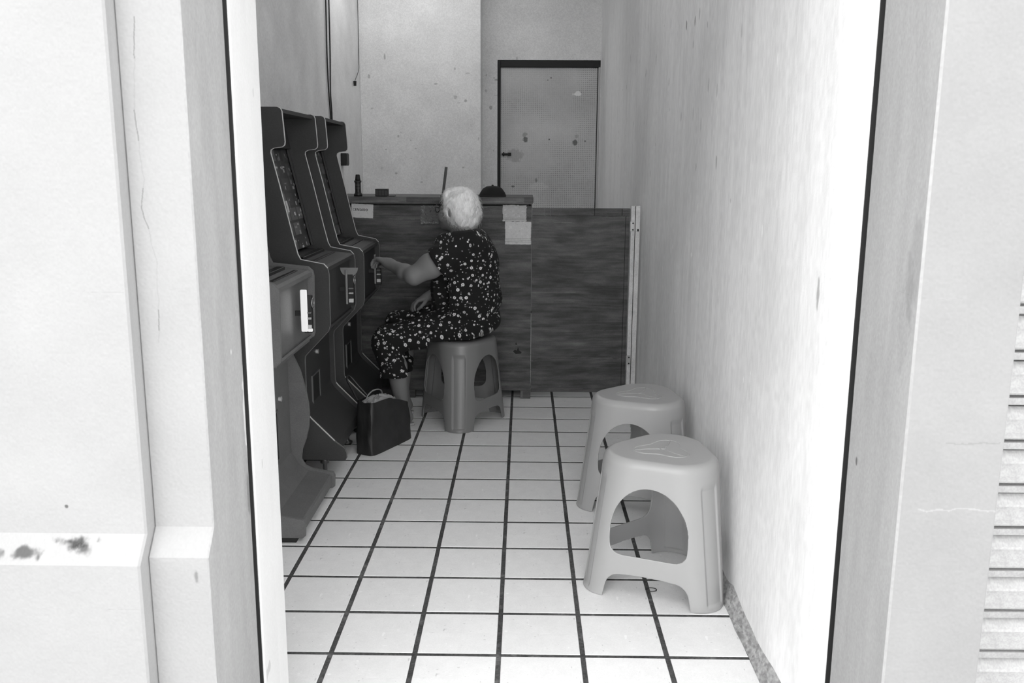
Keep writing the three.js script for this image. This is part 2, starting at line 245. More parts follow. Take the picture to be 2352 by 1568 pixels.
// door in the back wall
{
  const d = new THREE.Group(); d.name = 'door_1'; d.position.set((dx0 + dx1) / 2, 0, -8.6); scene.add(d); structure(d, 'grey dimpled metal door with worn spots and black bars for the shaded gap', 'door');
  const cx = -(dx0 + dx1) / 2, L = dx0 + 0.030, Rr = 0.674, top = 2.311;
  const stains = marksAt([[0.23, 1.70, 0.028, 0.03, -0.15], [0.235, 1.655, 0.03, 0.032, -0.36], [0.72, 1.69, 0.025, 0.02, -0.10], [0.705, 1.63, 0.03, 0.036, -0.34], [0.80, 1.645, 0.01, 0.01, -0.3], [0.46, 1.66, 0.008, 0.01, -0.5], [0.72, 2.075, 0.05, 0.02, 0.32], [0.725, 2.09, 0.025, 0.018, 0.25], [0.13, 1.51, 0.10, 0.075, -0.11], [0.34, 1.28, 0.015, 0.025, -0.2], [0.12, 1.22, 0.02, 0.012, -0.3], [0.36, 1.22, 0.12, 0.05, 0.05], [0.47, 2.22, 0.01, 0.01, -0.3], [0.44, 2.20, 0.01, 0.008, -0.3]]);
  const leafTex = tex(1024, 2048, Rr - L, top, (u, v) => {
    const p = 0.0178, du = Math.abs(((u / p) % 1) - 0.5), dv = Math.abs(((v / p) % 1) - 0.5), dot = Math.hypot(du, dv) < 0.26 ? 1 : 0, worn = step(0.38, 0.62, fbm(u * 5, v * 4, 3, 4));
    return 0.83 + 0.10 * (fbm(u * 4, v * 4, 6, 4) - 0.5) - dot * (0.04 + 0.13 * worn) * (0.5 + noise(u * 56, v * 56, 2)) + stains(u, v) + 0.05 * (noise(u * 200, v * 200, 4) - 0.5);
  });
  const g = box(L, Rr, 0.012, top, -0.065, -0.03); { const uv = g.attributes.uv; for (let i = 0; i < uv.count; i++) uv.setX(i, uv.getX(i) - L); } at(g, cx, 0, 0);
  const leaf = mesh('door_leaf', g, new THREE.MeshStandardMaterial({ map: leafTex, roughness: 0.6 }), d);
  const bolt = mesh('latch_bolt', mergeGeometries([at(new THREE.CylinderGeometry(0.011, 0.011, 0.075, 10).rotateZ(Math.PI / 2), L + 0.048 + cx, 1.52, -0.018), at(new THREE.BoxGeometry(0.03, 0.03, 0.012), L + 0.085 + cx, 1.52, -0.024), at(new THREE.BoxGeometry(0.012, 0.04, 0.012), L + 0.03 + cx, 1.52, -0.024)].map((q) => q.toNonIndexed())), MBlack, leaf);
  mesh('side_bar', at(box(dx0 + 0.001, L - 0.002, 0.001, dh - 0.002, -0.11, -0.004, 0.002), cx, 0, 0), MBlack, d);  // near-black bar stands in for the darkness of the gap beside the leaf
  mesh('gap_head', at(box(L - 0.001, dx1 - 0.002, top + 0.004, dh - 0.002, -0.11, -0.004, 0.002), cx, 0, 0), MBlack, d);  // same near-black for the dark gap above the leaf
  mesh('side_bar', at(box(Rr + 0.008, dx1 - 0.001, 0.001, top + 0.003, -0.07, -0.005, 0.002), cx, 0, 0), mat(0.6, 0.7), d).userData.label = 'pale narrow frame stile on the hinge side';
  mesh('back_plate', at(box(L - 0.001, dx1 - 0.001, 0.001, dh - 0.001, -0.14, -0.112), cx, 0, 0), MBlack, d);  // black backing added so no light leaks through around the leaf
}
// neighbouring roller shutter, right of the pilaster
{
  const s = group('roller_shutter', 1.7, -0.12, -1.76); tag(s, 'white ribbed metal roller shutter beside the right pilaster', 'shutter');
  const P = 0.0928, prof = [[0, 0], [0.0, 0.0035], [0.022, 0.006], [0.024, 0.0205], [0.006, 0.0225], [0.006, 0.026], [0.026, 0.028], [0.0275, 0.0315], [0.0275, 0.07], [0.023, 0.0735], [0.009, 0.0925], [0, 0.0925]];
  const g = prismX(prof, -0.80, 0.80), m = new THREE.MeshStandardMaterial({ color: G(0.46), map: grainTex, roughness: 0.45 });
  for (let i = 0; i < 30; i++) mesh('slat', g, m, s).position.set(0, 0.978 - 0.022 + 0.12 + (i - 10) * P - 0.0, 0.0);
  mesh('guide_rail', box(-0.810, -0.795, 0.001, 2.85, -0.02, 0.05, 0.003), m, s); mesh('guide_rail', box(0.795, 0.81, 0.001, 2.85, -0.02, 0.05, 0.003), m, s);
  mesh('bottom_bar', box(-0.79, 0.79, 0.001, 0.03, -0.005, 0.03, 0.004), m, s);
}

// ------------------------------------------------------------------ ceiling lamps of the room
for (const [x, z, lab, I, turn] of [[-0.25, -4.5, 'fluorescent ceiling batten above the tiled aisle', 8, Math.PI / 2], [-0.88, -7.35, 'fluorescent ceiling batten behind the counter', 13, 0]]) {
  const l = group('ceiling_lamp', x, HC, z); l.rotation.y = turn; tag(l, lab, 'lamp', 'fluorescent ceiling battens');
  mesh('batten', box(-0.61, 0.61, -0.05, -0.0005, -0.035, 0.035, 0.006), mat(0.75, 0.5), l);
  const t = mesh('tube', at(new THREE.CylinderGeometry(0.016, 0.016, 1.16, 16).rotateZ(Math.PI / 2), 0, -0.075, 0), new THREE.MeshStandardMaterial({ color: G(0.9), emissive: G(1), emissiveIntensity: 0.6 }), l);
  for (const s of [-1, 1]) mesh('lamp_holder', box(s * 0.59 - 0.012, s * 0.59 + 0.012, -0.095, -0.045, -0.015, 0.015, 0.003), mat(0.7, 0.5), l);
  for (const k of [-1, 1]) { const a = new THREE.RectAreaLight(0xffffff, I, 1.16, 0.04); a.position.set(0, -0.09, k * 0.03); a.rotation.x = -Math.PI / 2 - k * 0.85; a.castShadow = true; l.add(a); }
}

// ------------------------------------------------------------------ counter, swing gate, post
function woodTex(seed, W, H) {
  const r = rng(seed), lines = []; for (let i = 0; i < 26; i++) lines.push([r() * W, r() * H, 0.05 + r() * 0.3, r() < 0.55 ? 0.10 : -0.08]);
  return tex(1024, 1024, W, H, (u, v) => {
    const wob = 0.05 * (fbm(u * 1.6, v * 1.6, seed, 3) - 0.5), vv = v + wob, ring = fbm(u * 1.6, vv * 11, seed + 3, 4), pore = fbm(u * 7, vv * 110, seed + 5, 3), fig = fbm(u * 9, vv * 34, seed + 9, 4);
    let s = 0.38 + 0.15 * (ring - 0.5) + 0.16 * (pore - 0.5) + 0.30 * (fig - 0.5) + 0.05 * (noise(u * 300, v * 300, 4) - 0.5);
    for (const [a, b, l, k] of lines) if (Math.abs(v - b - 0.002 * noise(u * 20, b)) < 0.0016 && Math.abs(u - a) < l * noise(u * 30, b * 50)) s += k;
    return s;
  });
}
const wood1 = shift(woodTex(11, 1.6, 1.2), 1.5), wood2 = woodTex(23, 0.7, 1.2);
const stainW = marksAt([]);
const MWood = new THREE.MeshStandardMaterial({ map: wood1, color: G(0.66), roughness: 0.6, bumpMap: wood1, bumpScale: 0.0004 });
const MWood2 = new THREE.MeshStandardMaterial({ map: wood2, color: G(0.6), roughness: 0.6, bumpMap: wood2, bumpScale: 0.0004 });
const MEdge = new THREE.MeshStandardMaterial({ map: wood2, color: G(0.72), roughness: 0.6 });
const MSoot = mat(0.02, 0.9);
{
  const c = group('service_counter', -0.72, 0, -5.58); tag(c, 'tall dark wood-veneer service counter behind the seated person', 'counter');
  const X = 0.72, Z = 5.58, B = (x0, x1, y0, y1, d0, d1, r = 0.002) => at(box(x0, x1, y0, y1, -d1, -d0, r), X, 0, Z);
  mesh('front_panel', B(-1.47, 0.046, 0.052, 1.186, 5.352, 5.37), MWood, c);
  mesh('end_panel', B(0.028, 0.046, 0.052, 1.186, 5.371, 5.80), MWood, c);
  mesh('end_panel', B(-1.47, -1.452, 0.052, 1.186, 5.371, 5.80), MWood, c);
  mesh('back_panel', B(-1.451, 0.027, 0.052, 1.186, 5.78, 5.80), MWood, c);
  mesh('edge_batten', B(-1.475, 0.05, 1.196, 1.232, 5.335, 5.352), MEdge, c);
  mesh('top_board', B(-1.475, 0.055, 1.204, 1.236, 5.353, 5.83, 0.003), MWood2, c);
  mesh('top_rail', B(-1.45, 0.026, 1.187, 1.203, 5.385, 5.78), MWood, c);
  for (const [x, d] of [[0.016, 5.375], [-1.44, 5.375], [0.016, 5.77], [-1.44, 5.77], [-0.7, 5.375]]) mesh('foot_block', B(x - 0.031, x + 0.031, 0.0005, 0.0515, d - 0.02, d + 0.03), MEdge, c);
  const blot = (name, pts, d) => mesh(name, at(prismZ(pts, -5.3519, -5.3513), X, 0, Z), MSoot, c);
  blot('scorch_mark', [[-0.062, 0.30], [-0.05, 0.312], [-0.04, 0.305], [-0.03, 0.328], [-0.024, 0.306], [-0.008, 0.296], [-0.014, 0.287], [-0.045, 0.284]]);
  blot('scorch_mark', [[-0.05, 0.345], [-0.043, 0.357], [-0.036, 0.34]]);
  const g = group('swing_gate', 0.345, 0, -5.37); tag(g, 'dark wood-veneer swing gate between the counter and the white post', 'gate');
  const A = (x0, x1, y0, y1, d0, d1, r = 0.002) => at(box(x0, x1, y0, y1, -d1, -d0, r), -0.345, 0, 5.37);
  mesh('gate_panel', A(0.0485, 0.606, 0.045, 1.128, 5.352, 5.372), MWood2, g);
  mesh('hinge_stile', A(0.607, 0.632, 0.045, 1.128, 5.351, 5.372), MWood2, g);
  for (const [a, b] of [[0.0485, 0.124], [0.126, 0.158], [0.160, 0.418], [0.420, 0.582], [0.584, 0.632]]) mesh('top_batten', A(a, b, 1.129, 1.174, 5.349, 5.374), MEdge, g);
  const p = group('gate_post', 0.665, 0, -5.36); tag(p, 'white metal channel post hinged to the wooden gate', 'post');
  const C = (x0, x1, y0, y1, d0, d1, r = 0.0015) => at(box(x0, x1, y0, y1, -d1, -d0, r), -0.665, 0, 5.36);
  const wht = new THREE.MeshStandardMaterial({ map: grainTex, color: G(0.95), roughness: 0.5 });
  mesh('channel_flange', C(0.636, 0.6595, 0.0005, 1.190, 5.335, 5.375), wht, p); mesh('channel_flange', C(0.6635, 0.690, 0.0005, 1.190, 5.335, 5.375), wht, p); mesh('shaded_slot_web', C(0.6590, 0.6640, 0.0005, 1.188, 5.342, 5.375), MDark, p);  // web coloured dark for the shade inside the slot of the white channel
  for (const y of [1.07, 0.255]) { const h = mesh('hinge', C(0.632, 0.655, y - 0.03, y + 0.03, 5.330, 5.3345), mat(0.5, 0.4, { metalness: 0.6 }), p); for (const k of [-0.02, 0.018]) mesh('screw', at(new THREE.CylinderGeometry(0.005, 0.005, 0.003, 8).rotateX(Math.PI / 2), 0.648 - 0.665, y + k, 5.36 - 5.3295), MBlack, h); }
  mesh('bolt_hole_cap', C(0.674, 0.684, 1.04, 1.055, 5.331, 5.335), MBlack, p);
}
// papers stuck on the counter
function paper(name, x0, x1, y0, y1, z, draw, label, ragged, px = 512, rot = 0) {
  const w = x1 - x0, h = y1 - y0, r = rng(Math.round((x0 + 3) * 1000)), pts = [];
  for (const [ax, ay, bx, by] of [[0, 0, w, 0], [w, 0, w, h], [w, h, 0, h], [0, h, 0, 0]]) for (let i = 0; i < 14; i++) { const t = i / 14, k = i ? ragged * (r() - 0.5) : 0; pts.push([lerp(ax, bx, t) - w / 2 + k, lerp(ay, by, t) - h / 2 + k]); }
  const g = prismZ(pts, 0, 0.0007), uv = g.attributes.uv, p = g.attributes.position; for (let i = 0; i < uv.count; i++) uv.setXY(i, p.getX(i) / w + 0.5, p.getY(i) / h + 0.5);
  const t = canvasTex(px, Math.round(px * h / w), draw), m = mesh(name, g, new THREE.MeshStandardMaterial({ map: t, roughness: 0.8 }));
  m.position.set((x0 + x1) / 2, (y0 + y1) / 2, z); m.rotation.z = rot; return tag(m, label, 'paper');
}
function specks(x, w, h, n, seed, tones) { const r = rng(seed); for (let i = 0; i < n; i++) { const v = tones[0] + (tones[1] - tones[0]) * r() | 0; x.fillStyle = `rgba(${v},${v},${v},${0.25 + 0.5 * r()})`; x.beginPath(); x.ellipse(r() * w, r() * h, 2 + r() * w * 0.06, 2 + r() * h * 0.04, r() * 3, 0, 7); x.fill(); } }
paper('sticker', -1.032, -0.902, 1.110, 1.192, -5.3515, (x, w, h) => { x.fillStyle = '#d9d9d9'; x.fillRect(0, 0, w, h); specks(x, w, h, 60, 4, [190, 235]); x.fillStyle = '#262626'; x.font = `bold ${h * 0.24}px sans-serif`; x.fillText('CENSADO', w * 0.06, h * 0.50); x.fillStyle = '#d4d4d4'; x.fillRect(w * 0.03, h * 0.28, w * 0.055, h * 0.24); }, 'white sticker lettered CENSADO on the counter front', 0.0018, 512, -0.045);
paper('paper_scrap', -0.618, -0.510, 1.076, 1.184, -5.3515, (x, w, h) => { x.fillStyle = '#6a6a6a'; x.fillRect(0, 0, w, h); specks(x, w, h, 160, 8, [60, 130]); specks(x, w * 0.22, h, 40, 9, [140, 200]); x.save(); x.translate(0, h * 0.88); specks(x, w, h * 0.12, 50, 10, [140, 200]); x.restore(); specks(x, w, h * 0.1, 26, 12, [140, 210]); }, 'faded torn paper scrap on the counter beside the person\'s face', 0.007, 256);
paper('paper_notice', -0.127, 0.014, 1.094, 1.190, -5.3515, (x, w, h) => { x.fillStyle = '#bdbdbd'; x.fillRect(0, 0, w, h); specks(x, w, h, 160, 18, [165, 215]); x.strokeStyle = '#777'; x.lineWidth = 3; for (const k of [0.80, 0.88]) { x.beginPath(); x.moveTo(0, h * k); x.lineTo(w, h * k); x.stroke(); } }, 'upper of two pale worn notices at the counter\'s right end', 0.005, 256);
paper('paper_notice', -0.113, 0.042, 0.957, 1.092, -5.3505, (x, w, h) => { x.fillStyle = '#d0d0d0'; x.fillRect(0, 0, w, h); specks(x, w, h, 160, 28, [185, 232]); x.strokeStyle = '#8a8a8a'; x.lineWidth = 3; for (const k of [0.74, 0.80, 0.88]) { x.beginPath(); x.moveTo(0, h * k); x.lineTo(w, h * (k + 0.01)); x.stroke(); } }, 'lower of two pale worn notices at the counter\'s right end', 0.0025, 256);
// small things on the counter top (top at 1.236)
const YT = 1.2363;
{
  const f = group('flask', -0.998, YT, -5.40); tag(f, 'black flask with a tapered cap standing on the counter', 'flask');
  mesh('body', lathe([[0, 0], [0.0255, 0], [0.0255, 0.010], [0.019, 0.020], [0.0175, 0.03], [0.0175, 0.078], [0.0215, 0.084], [0.0215, 0.092], [0, 0.092]]), mat(0.02, 0.4), f);
  mesh('cap', lathe([[0, 0.0925], [0.0165, 0.0925], [0.0155, 0.10], [0.0125, 0.124], [0.0105, 0.128], [0, 0.128]]), MBlack, f);
  for (const y of [0.045, 0.062]) mesh('label_band', lathe([[0.0176, y], [0.0179, y + 0.001], [0.0179, y + 0.006], [0.0176, y + 0.007]]), mat(0.06, 0.6), f);
  const b = group('cash_box', -0.857, YT, -5.42); tag(b, 'small black box on the counter between flask and person', 'box');
  mesh('body', box(-0.037, 0.037, 0, 0.038, -0.03, 0.03, 0.003), mat(0.012, 0.5), b); mesh('lid', box(-0.038, 0.038, 0.0385, 0.044, -0.031, 0.031, 0.002), mat(0.03, 0.5), b);
  for (let i = 0; i < 4; i++) mesh('rib', box(-0.03 + i * 0.018, -0.022 + i * 0.018, 0.004, 0.036, 0.0302, 0.0315), mat(0.035, 0.5), b);
  tag(mesh('tray', box(-0.813, -0.776, YT, YT + 0.005, -5.44, -5.38, 0.002), mat(0.05, 0.6)), 'thin dark tray lying beside the small black box', 'tray');
  const s = group('stick', -0.492, YT, -5.44); tag(s, 'dark flat stick leaning up from the counter behind the white hair', 'stick');
  const st = mesh('shaft', at(new RoundedBoxGeometry(0.017, 0.17, 0.006, 2, 0.0028), 0, 0.085, 0), mat(0.06, 0.5), s); st.rotation.z = -0.13; st.position.set(0.0, 0.006, 0);
  mesh('holder', lathe([[0, 0], [0.016, 0], [0.017, 0.005], [0.013, 0.012], [0.011, 0.012], [0.011, 0.006], [0, 0.006]], 16), mat(0.05, 0.6), s);
  const h = group('cap', -0.192, YT, -5.46); tag(h, 'black rounded cap lying on the counter before the metal door', 'cap'); h.scale.setScalar(1.13);
  const cg = lathe([[0, 0], [0.072, 0], [0.073, 0.006], [0.066, 0.022], [0.052, 0.042], [0.034, 0.053], [0.012, 0.056], [0, 0.056]], 30); mesh('crown', cg, mat(0.008, 0.9), h);
  const br = mesh('brim', at(new THREE.CylinderGeometry(0.074, 0.078, 0.006, 28), 0, 0, 0), mat(0.008, 0.9), h); br.position.set(-0.004, 0.0031, 0.035); br.scale.set(1, 1, 0.75);
  mesh('button', at(new THREE.SphereGeometry(0.006, 10, 8), 0, 0.057, 0), mat(0.01, 0.9), h);
}

// ------------------------------------------------------------------ game cabinets
const upper = [[-0.972, 1.017], [-0.984, 1.04], [-1.003, 1.12], [-1.05, 1.335], [-1.082, 1.472], [-1.080, 1.485], [-1.066, 1.493], [-1.03, 1.498], [-1.021, 1.506], [-1.019, 1.518], [-1.022, 1.575], [-1.027, 1.645], [-1.033, 1.657], [-1.046, 1.662]];
const profA = [[-0.806, 0.105], [-0.799, 0.118], [-0.800, 0.140], [-0.808, 0.160], [-0.852, 0.194], [-0.955, 0.300], [-0.968, 0.316], [-0.972, 0.335], [-0.972, 0.570], [-0.968, 0.590], [-0.884, 0.678], [-0.862, 0.702], [-0.853, 0.730], [-0.851, 0.955], [-0.856, 0.980], [-0.872, 0.998], ...upper];
const profB = [[-0.840, 0.022], [-0.830, 0.030], [-0.827, 0.080], [-0.832, 0.094], [-0.884, 0.102], [-0.925, 0.110], [-0.955, 0.125], [-0.972, 0.155], [-0.966, 0.199], [-0.947, 0.250], [-0.934, 0.300], [-0.929, 0.358], [-0.931, 0.410], [-0.938, 0.456], [-0.961, 0.553], [-0.985, 0.610], [-0.998, 0.640], [-0.912, 0.694], [-0.896, 0.706], [-0.891, 0.722], [-0.886, 0.965], [-0.890, 0.985], [-0.907, 1.001], ...upper.map(([x, y]) => [x - 0.085, y])];
function strip(pts, z0, z1, t, sink = 0.004) {                            // edge band swept along a profile that runs bottom to top
  const pos = [], idx = [], n = pts.length;
  for (let i = 0; i < n; i++) {
    const a = pts[Math.max(0, i - 1)], b = pts[Math.min(n - 1, i + 1)], l = Math.hypot(b[0] - a[0], b[1] - a[1]), nx = (b[1] - a[1]) / l, ny = -(b[0] - a[0]) / l, [x, y] = pts[i];
    pos.push(x - nx * sink, y - ny * sink, z0, x + nx * t, y + ny * t, z0, x + nx * t, y + ny * t, z1, x - nx * sink, y - ny * sink, z1);
    if (i < n - 1) for (let k = 0; k < 4; k++) { const p = i * 4 + k, q = i * 4 + (k + 1) % 4; idx.push(p, p + 4, q, q, p + 4, q + 4); }
  }
  const g = new THREE.BufferGeometry(); g.setAttribute('position', new THREE.Float32BufferAttribute(pos, 3)); g.setIndex(idx);
  return metreUV(toCreasedNormals(g, 0.6));
}
function plank(a, b, th, z0, z1) {                                        // flat board from a to b in the profile plane, th behind its face
  const l = Math.hypot(b[0] - a[0], b[1] - a[1]), nx = (b[1] - a[1]) / l * th, ny = -(b[0] - a[0]) / l * th;
  return prismZ([[a[0] - nx, a[1] - ny], a, b, [b[0] - nx, b[1] - ny]], z0, z1, 0.0008);
}
const cabGrain = tex(512, 512, 0.5, 0.5, (u, v) => 0.9 + 0.10 * (noise(u * 420, v * 420, 3) - 0.5) + 0.10 * (fbm(u * 14, v * 14, 7, 4) - 0.5));
const MCab = new THREE.MeshStandardMaterial({ map: cabGrain, color: G(0.05), roughness: 0.55 });
const MCab1 = new THREE.MeshStandardMaterial({ map: cabGrain, color: G(0.17), roughness: 0.6 });
const MTrim = mat(0.62, 0.4), MTrimDark = mat(0.14, 0.5);  // pale trim, and a darker one for other runs and the nearest cabinet
function screenTex(seed) {
  return canvasTex(512, 512, (x, w, h) => {
    const r = rng(seed), g = (v) => { v |= 0; return `rgb(${v},${v},${v})`; }; x.fillStyle = g(52); x.fillRect(0, 0, w, h);
    for (let c = 0; c < 5; c++) for (let k = 0; k < 9; k++) { x.fillStyle = g(30 + r() * 80); x.fillRect(c * 102 + 6, k * 57 + 5, 92, 47); for (let q = 0; q < 5; q++) { x.fillStyle = g(50 + r() * 170); x.fillRect(c * 102 + 12 + r() * 62, k * 57 + 9 + r() * 32, 5 + r() * 24, 4 + r() * 12); } }
    for (let q = 0; q < 26; q++) { x.fillStyle = g(70 + r() * 90); x.globalAlpha = 0.5; x.fillRect(r() * w, r() * h, 4 + r() * 12, 30 + r() * 130); } x.globalAlpha = 1;
    x.fillStyle = g(225); x.fillRect(w * 0.55, h * 0.62, 26, 44); x.fillStyle = g(90); x.fillRect(0, h * 0.0, w, h * 0.06);
  });
}
function cabinet(o) {
  const { d0, d1, prof, body, inner, label, lower, seed, lit, dx = 0, turn = 0 } = o, w = d1 - d0, t = 0.019, ox = 1.14, hw = w / 2, iz = hw - t - 0.0008;
  const c = group('game_cabinet', -ox + dx, 0, -(d0 + d1) / 2); c.rotation.y = turn; tag(c, label, 'game cabinet', 'upright game cabinets along the left wall');
  const us = prof === profB ? -0.085 : 0, up = (pts) => pts.map(([x, y]) => [Math.max(x + us, XL + 0.03) + ox, y]), sh = (pts) => pts.map(([x, y]) => [x + ox, y]), P = sh(prof), bx = XL + 0.012 + ox;
  const yb = prof[0][1], outline = [[bx, yb], ...P, [bx, 1.662]];
  for (const [z0, z1, end] of [[hw - t, hw, 1], [-hw, -hw + t, 0]]) {
    const s = mesh('side_panel', prismZ(outline, z0, z1, 0.0012), body, c);
    const zm = (z0 + z1) / 2; for (const [i, j, m] of o.runs) mesh('edge_trim', strip(P.slice(i, j === 0 ? undefined : j + 1), zm - 0.0045, zm + 0.0045, 0.0022), m, s);
  }
  // upper boards, glass and shelf
  mesh('top_board', prismZ(up([[-1.42, 1.640], [-1.036, 1.640], [-1.034, 1.656], [-1.42, 1.656]]), -iz, iz, 0.001), body, c);
  mesh('back_board', box(bx + 0.0005, bx + 0.012, yb + 0.03, 1.638, -iz, iz), inner, c);
  const gl = plank(...up([[-1.068, 1.028], [-1.204, 1.638]]), 0.012, -iz, iz);
  { const uv = gl.attributes.uv, p = gl.attributes.position; for (let i = 0; i < uv.count; i++) uv.setXY(i, 0.5 - p.getZ(i) / w, (p.getY(i) - 1.02) / 0.62); }
  const glass = mesh('screen_glass', gl, new THREE.MeshPhysicalMaterial({ map: screenTex(seed), roughness: 0.4, clearcoat: 0.5, clearcoatRoughness: 0.15 }), c); glass.userData.label = 'printed glass panel with rows of small game symbols';
  mesh('bezel', plank(...up([[-1.199, 1.640], [-1.168, 1.497]]), 0.008, -iz, iz).translate(0.012, 0, 0), inner, c);
  for (const s of [-1, 1]) mesh('bezel', plank(...up([[-1.062, 1.03], [-1.165, 1.495]]), 0.010, s > 0 ? iz - 0.015 : -iz, s > 0 ? iz : -iz + 0.015).translate(0.008, 0, 0), inner, c);
  const fr = prof === profB ? -0.886 : -0.852;                            // front of the control box
  const ctrl = mesh('control_panel', prismZ(sh([[-1.115 + us, 1.016], [fr - 0.020, 0.990], [fr - 0.006, 0.982], [fr - 0.004, 0.966], [fr - 0.012, 0.962], [-1.115 + us, 0.985]]), -iz, iz, 0.0015), body, c);
  const bar = (x, wd, hh, m, k) => { const y = lerp(1.016, 0.990, (x + 1.115 - us) / (fr - 0.02 + 1.115 - us)); const b = mesh(k, box(x - wd / 2 + ox, x + wd / 2 + ox, y - 0.003, y + hh, -iz + 0.06, iz - 0.10, 0.003), m, ctrl); return b; };
  bar(-1.005, 0.035, 0.012, mat(0.008, 0.25), 'rest_bar'); bar(-0.945, 0.020, 0.003, mat(0.008, 0.4), 'button_strip');
  // coin box front, underside, lower front, toe board
  const ct = prof === profB ? 0.70 : 0.70, cp = fr - 0.026, mp = fr - 0.018;
  const coin = mesh('coin_panel', box(cp - 0.012 + ox, cp + ox, ct - 0.016, 0.9605, -iz, iz), inner, c);
  const lowTop = prof === profB ? [-1.012, 0.648] : [-0.990, 0.592];
  mesh('underside', plank(...sh([lowTop, [fr - 0.012, ct + 0.004]]), 0.010, -iz, iz), inner, c);
  const lx = prof === profB ? -1.012 : -0.994;
  const low = mesh('lower_panel', prismZ(prof === profB ? sh([[lx - 0.012, 0.642], [lx, 0.642], [lx, 0.19], [lx - 0.012, 0.19]]) : sh([[lx - 0.012, 0.59], [lx, 0.59], [lx, 0.33], [lx - 0.012, 0.33]]), -iz, iz, 0.0008), inner, c);
  const toe = prof === profB ? [[lx - 0.03, 0.19], [lx, 0.19], [-0.982, 0.135], [-0.94, 0.104], [-0.845, 0.086], [-0.838, 0.080], [-0.838, 0.040], [-0.85, 0.036], [lx - 0.03, 0.036]] : [[lx - 0.03, 0.33], [lx, 0.33], [-0.975, 0.295], [-0.868, 0.182], [-0.852, 0.163], [-0.852, 0.110], [lx - 0.03, 0.110]];
  mesh('toe_board', prismZ(sh(toe), -iz, iz, 0.0015), body, c);
  // lower door hatch and lock
  const hz = prof === profB ? 0.02 : 0.04, hy = prof === profB ? 0.33 : 0.36, hh = prof === profB ? 0.10 : 0.085, hd = prof === profB ? 0.07 : 0.07;
  const hatch = mesh('hatch', box(lx + 0.0005 + ox, lx + 0.004 + ox, hy - hh, hy + hh, hz - hd, hz + hd, 0.001), MBlack, low);
  for (const [a, b, e, f] of [[hy - hh - 0.006, hy - hh, hz - hd - 0.006, hz + hd + 0.006], [hy + hh, hy + hh + 0.006, hz - hd - 0.006, hz + hd + 0.006], [hy - hh, hy + hh, hz - hd - 0.006, hz - hd], [hy - hh, hy + hh, hz + hd, hz + hd + 0.006]]) mesh('hatch_frame', box(lx + 0.0005 + ox, lx + 0.008 + ox, a, b, e, f), mat(0.12, 0.4), low);
  for (const [yy, zz] of prof === profB ? [[0.47, -0.10], [0.60, 0.1]] : [[0.545, 0.0]]) mesh('lock', at(new THREE.CylinderGeometry(0.010, 0.011, 0.012, 14).rotateZ(Math.PI / 2), lx + 0.006 + ox, yy, zz), mat(0.85, 0.25, { metalness: 0.5 }), low);
  // coin mechanism standing out of the coin panel
  const mech = mesh('coin_mechanism', mergeGeometries([box(mp + 0.030 + ox, mp + 0.062 + ox, 0.765, 0.915, -0.05, -0.02, 0.003), box(cp + 0.0005 + ox, mp + 0.032 + ox, 0.832, 0.852, -0.044, -0.034)]), MBlack, coin);
  const barGeo = box(mp + 0.022 + ox, mp + 0.048 + ox, 0.772, 0.940, -0.019, -0.004, 0.005);
  if (lit) {
    const em = new THREE.MeshStandardMaterial({ color: G(0.25), emissive: G(1), emissiveIntensity: 0.26 });
    mesh('light_bar', barGeo, em, coin).userData.label = 'lit white light bar';
    mesh('light_bar_foot', box(mp + 0.048 + ox, mp + 0.066 + ox, 0.772, 0.784, -0.019, -0.006, 0.003), em, coin);
    const pl = new THREE.RectAreaLight(0xffffff, 1.0, 0.026, 0.168); pl.position.set(mp + 0.035 + ox, 0.856, -0.0025); pl.rotation.y = Math.PI; pl.castShadow = true; coin.add(pl);
  } else mesh('light_bar', box(mp + 0.026 + ox, mp + 0.036 + ox, 0.772, 0.935, -0.019, -0.008, 0.003), mat(0.2, 0.4), coin);
  for (const [y, k, m] of [[0.79, 0.009, mat(0.6, 0.4)], [0.825, 0.004, mat(0.4, 0.4)], [0.848, 0.003, mat(0.15, 0.4)]]) mesh('knob', box(mp + 0.040 + ox, mp + 0.062 + ox, y - k, y + k, -0.0195, -0.008, 0.002), m, coin);
  mesh('coin_ring', at(new THREE.TorusGeometry(0.018, 0.003, 8, 20).rotateY(Math.PI / 2), mp + 0.065 + ox, 0.885, -0.035), MSteel, coin);
  if (o.guard) { const pts = []; for (let i = 0; i <= 20; i++) { const a = Math.PI + Math.PI * i / 20; pts.push([mp + 0.043 + 0.042 * Math.cos(a) + ox, 0.945 + 0.042 * Math.sin(a)]); } mesh('coin_guard', prismZ(pts, -0.026, -0.0205), new THREE.MeshStandardMaterial({ color: G(0.2), roughness: 0.35 }), coin).userData.label = 'grey half-round plastic guard'; }
  for (const x of [-0.90, -1.38]) for (const s of [-1, 1]) {
    if (prof === profB) mesh('foot_pad', box(x - 0.045 + ox, x + 0.035 + ox, 0.0005, yb - 0.0005, s * (hw - 0.03) - 0.024, s * (hw - 0.03) + 0.024, 0.002), MBlack, c);
    else { const f = lathe([[0, 0], [0.024, 0], [0.026, 0.012], [0.010, 0.02], [0.009, yb - 0.03], [0.020, yb - 0.028], [0.020, yb - 0.0005], [0, yb - 0.0005]], 18); mesh('leveller_foot', at(f, x - 0.01 + ox, 0.0005, s * (hw - 0.05)), mat(0.10, 0.35, { metalness: 0.5 }), c); }
  }
  return c;
}
cabinet({ d0: 3.18, d1: 3.735, prof: profB, body: MCab1, inner: MCab1, seed: 5, lit: true, runs: [[0, 0, MTrimDark]], label: 'nearest game cabinet with curved base and a lit white coin light bar' });
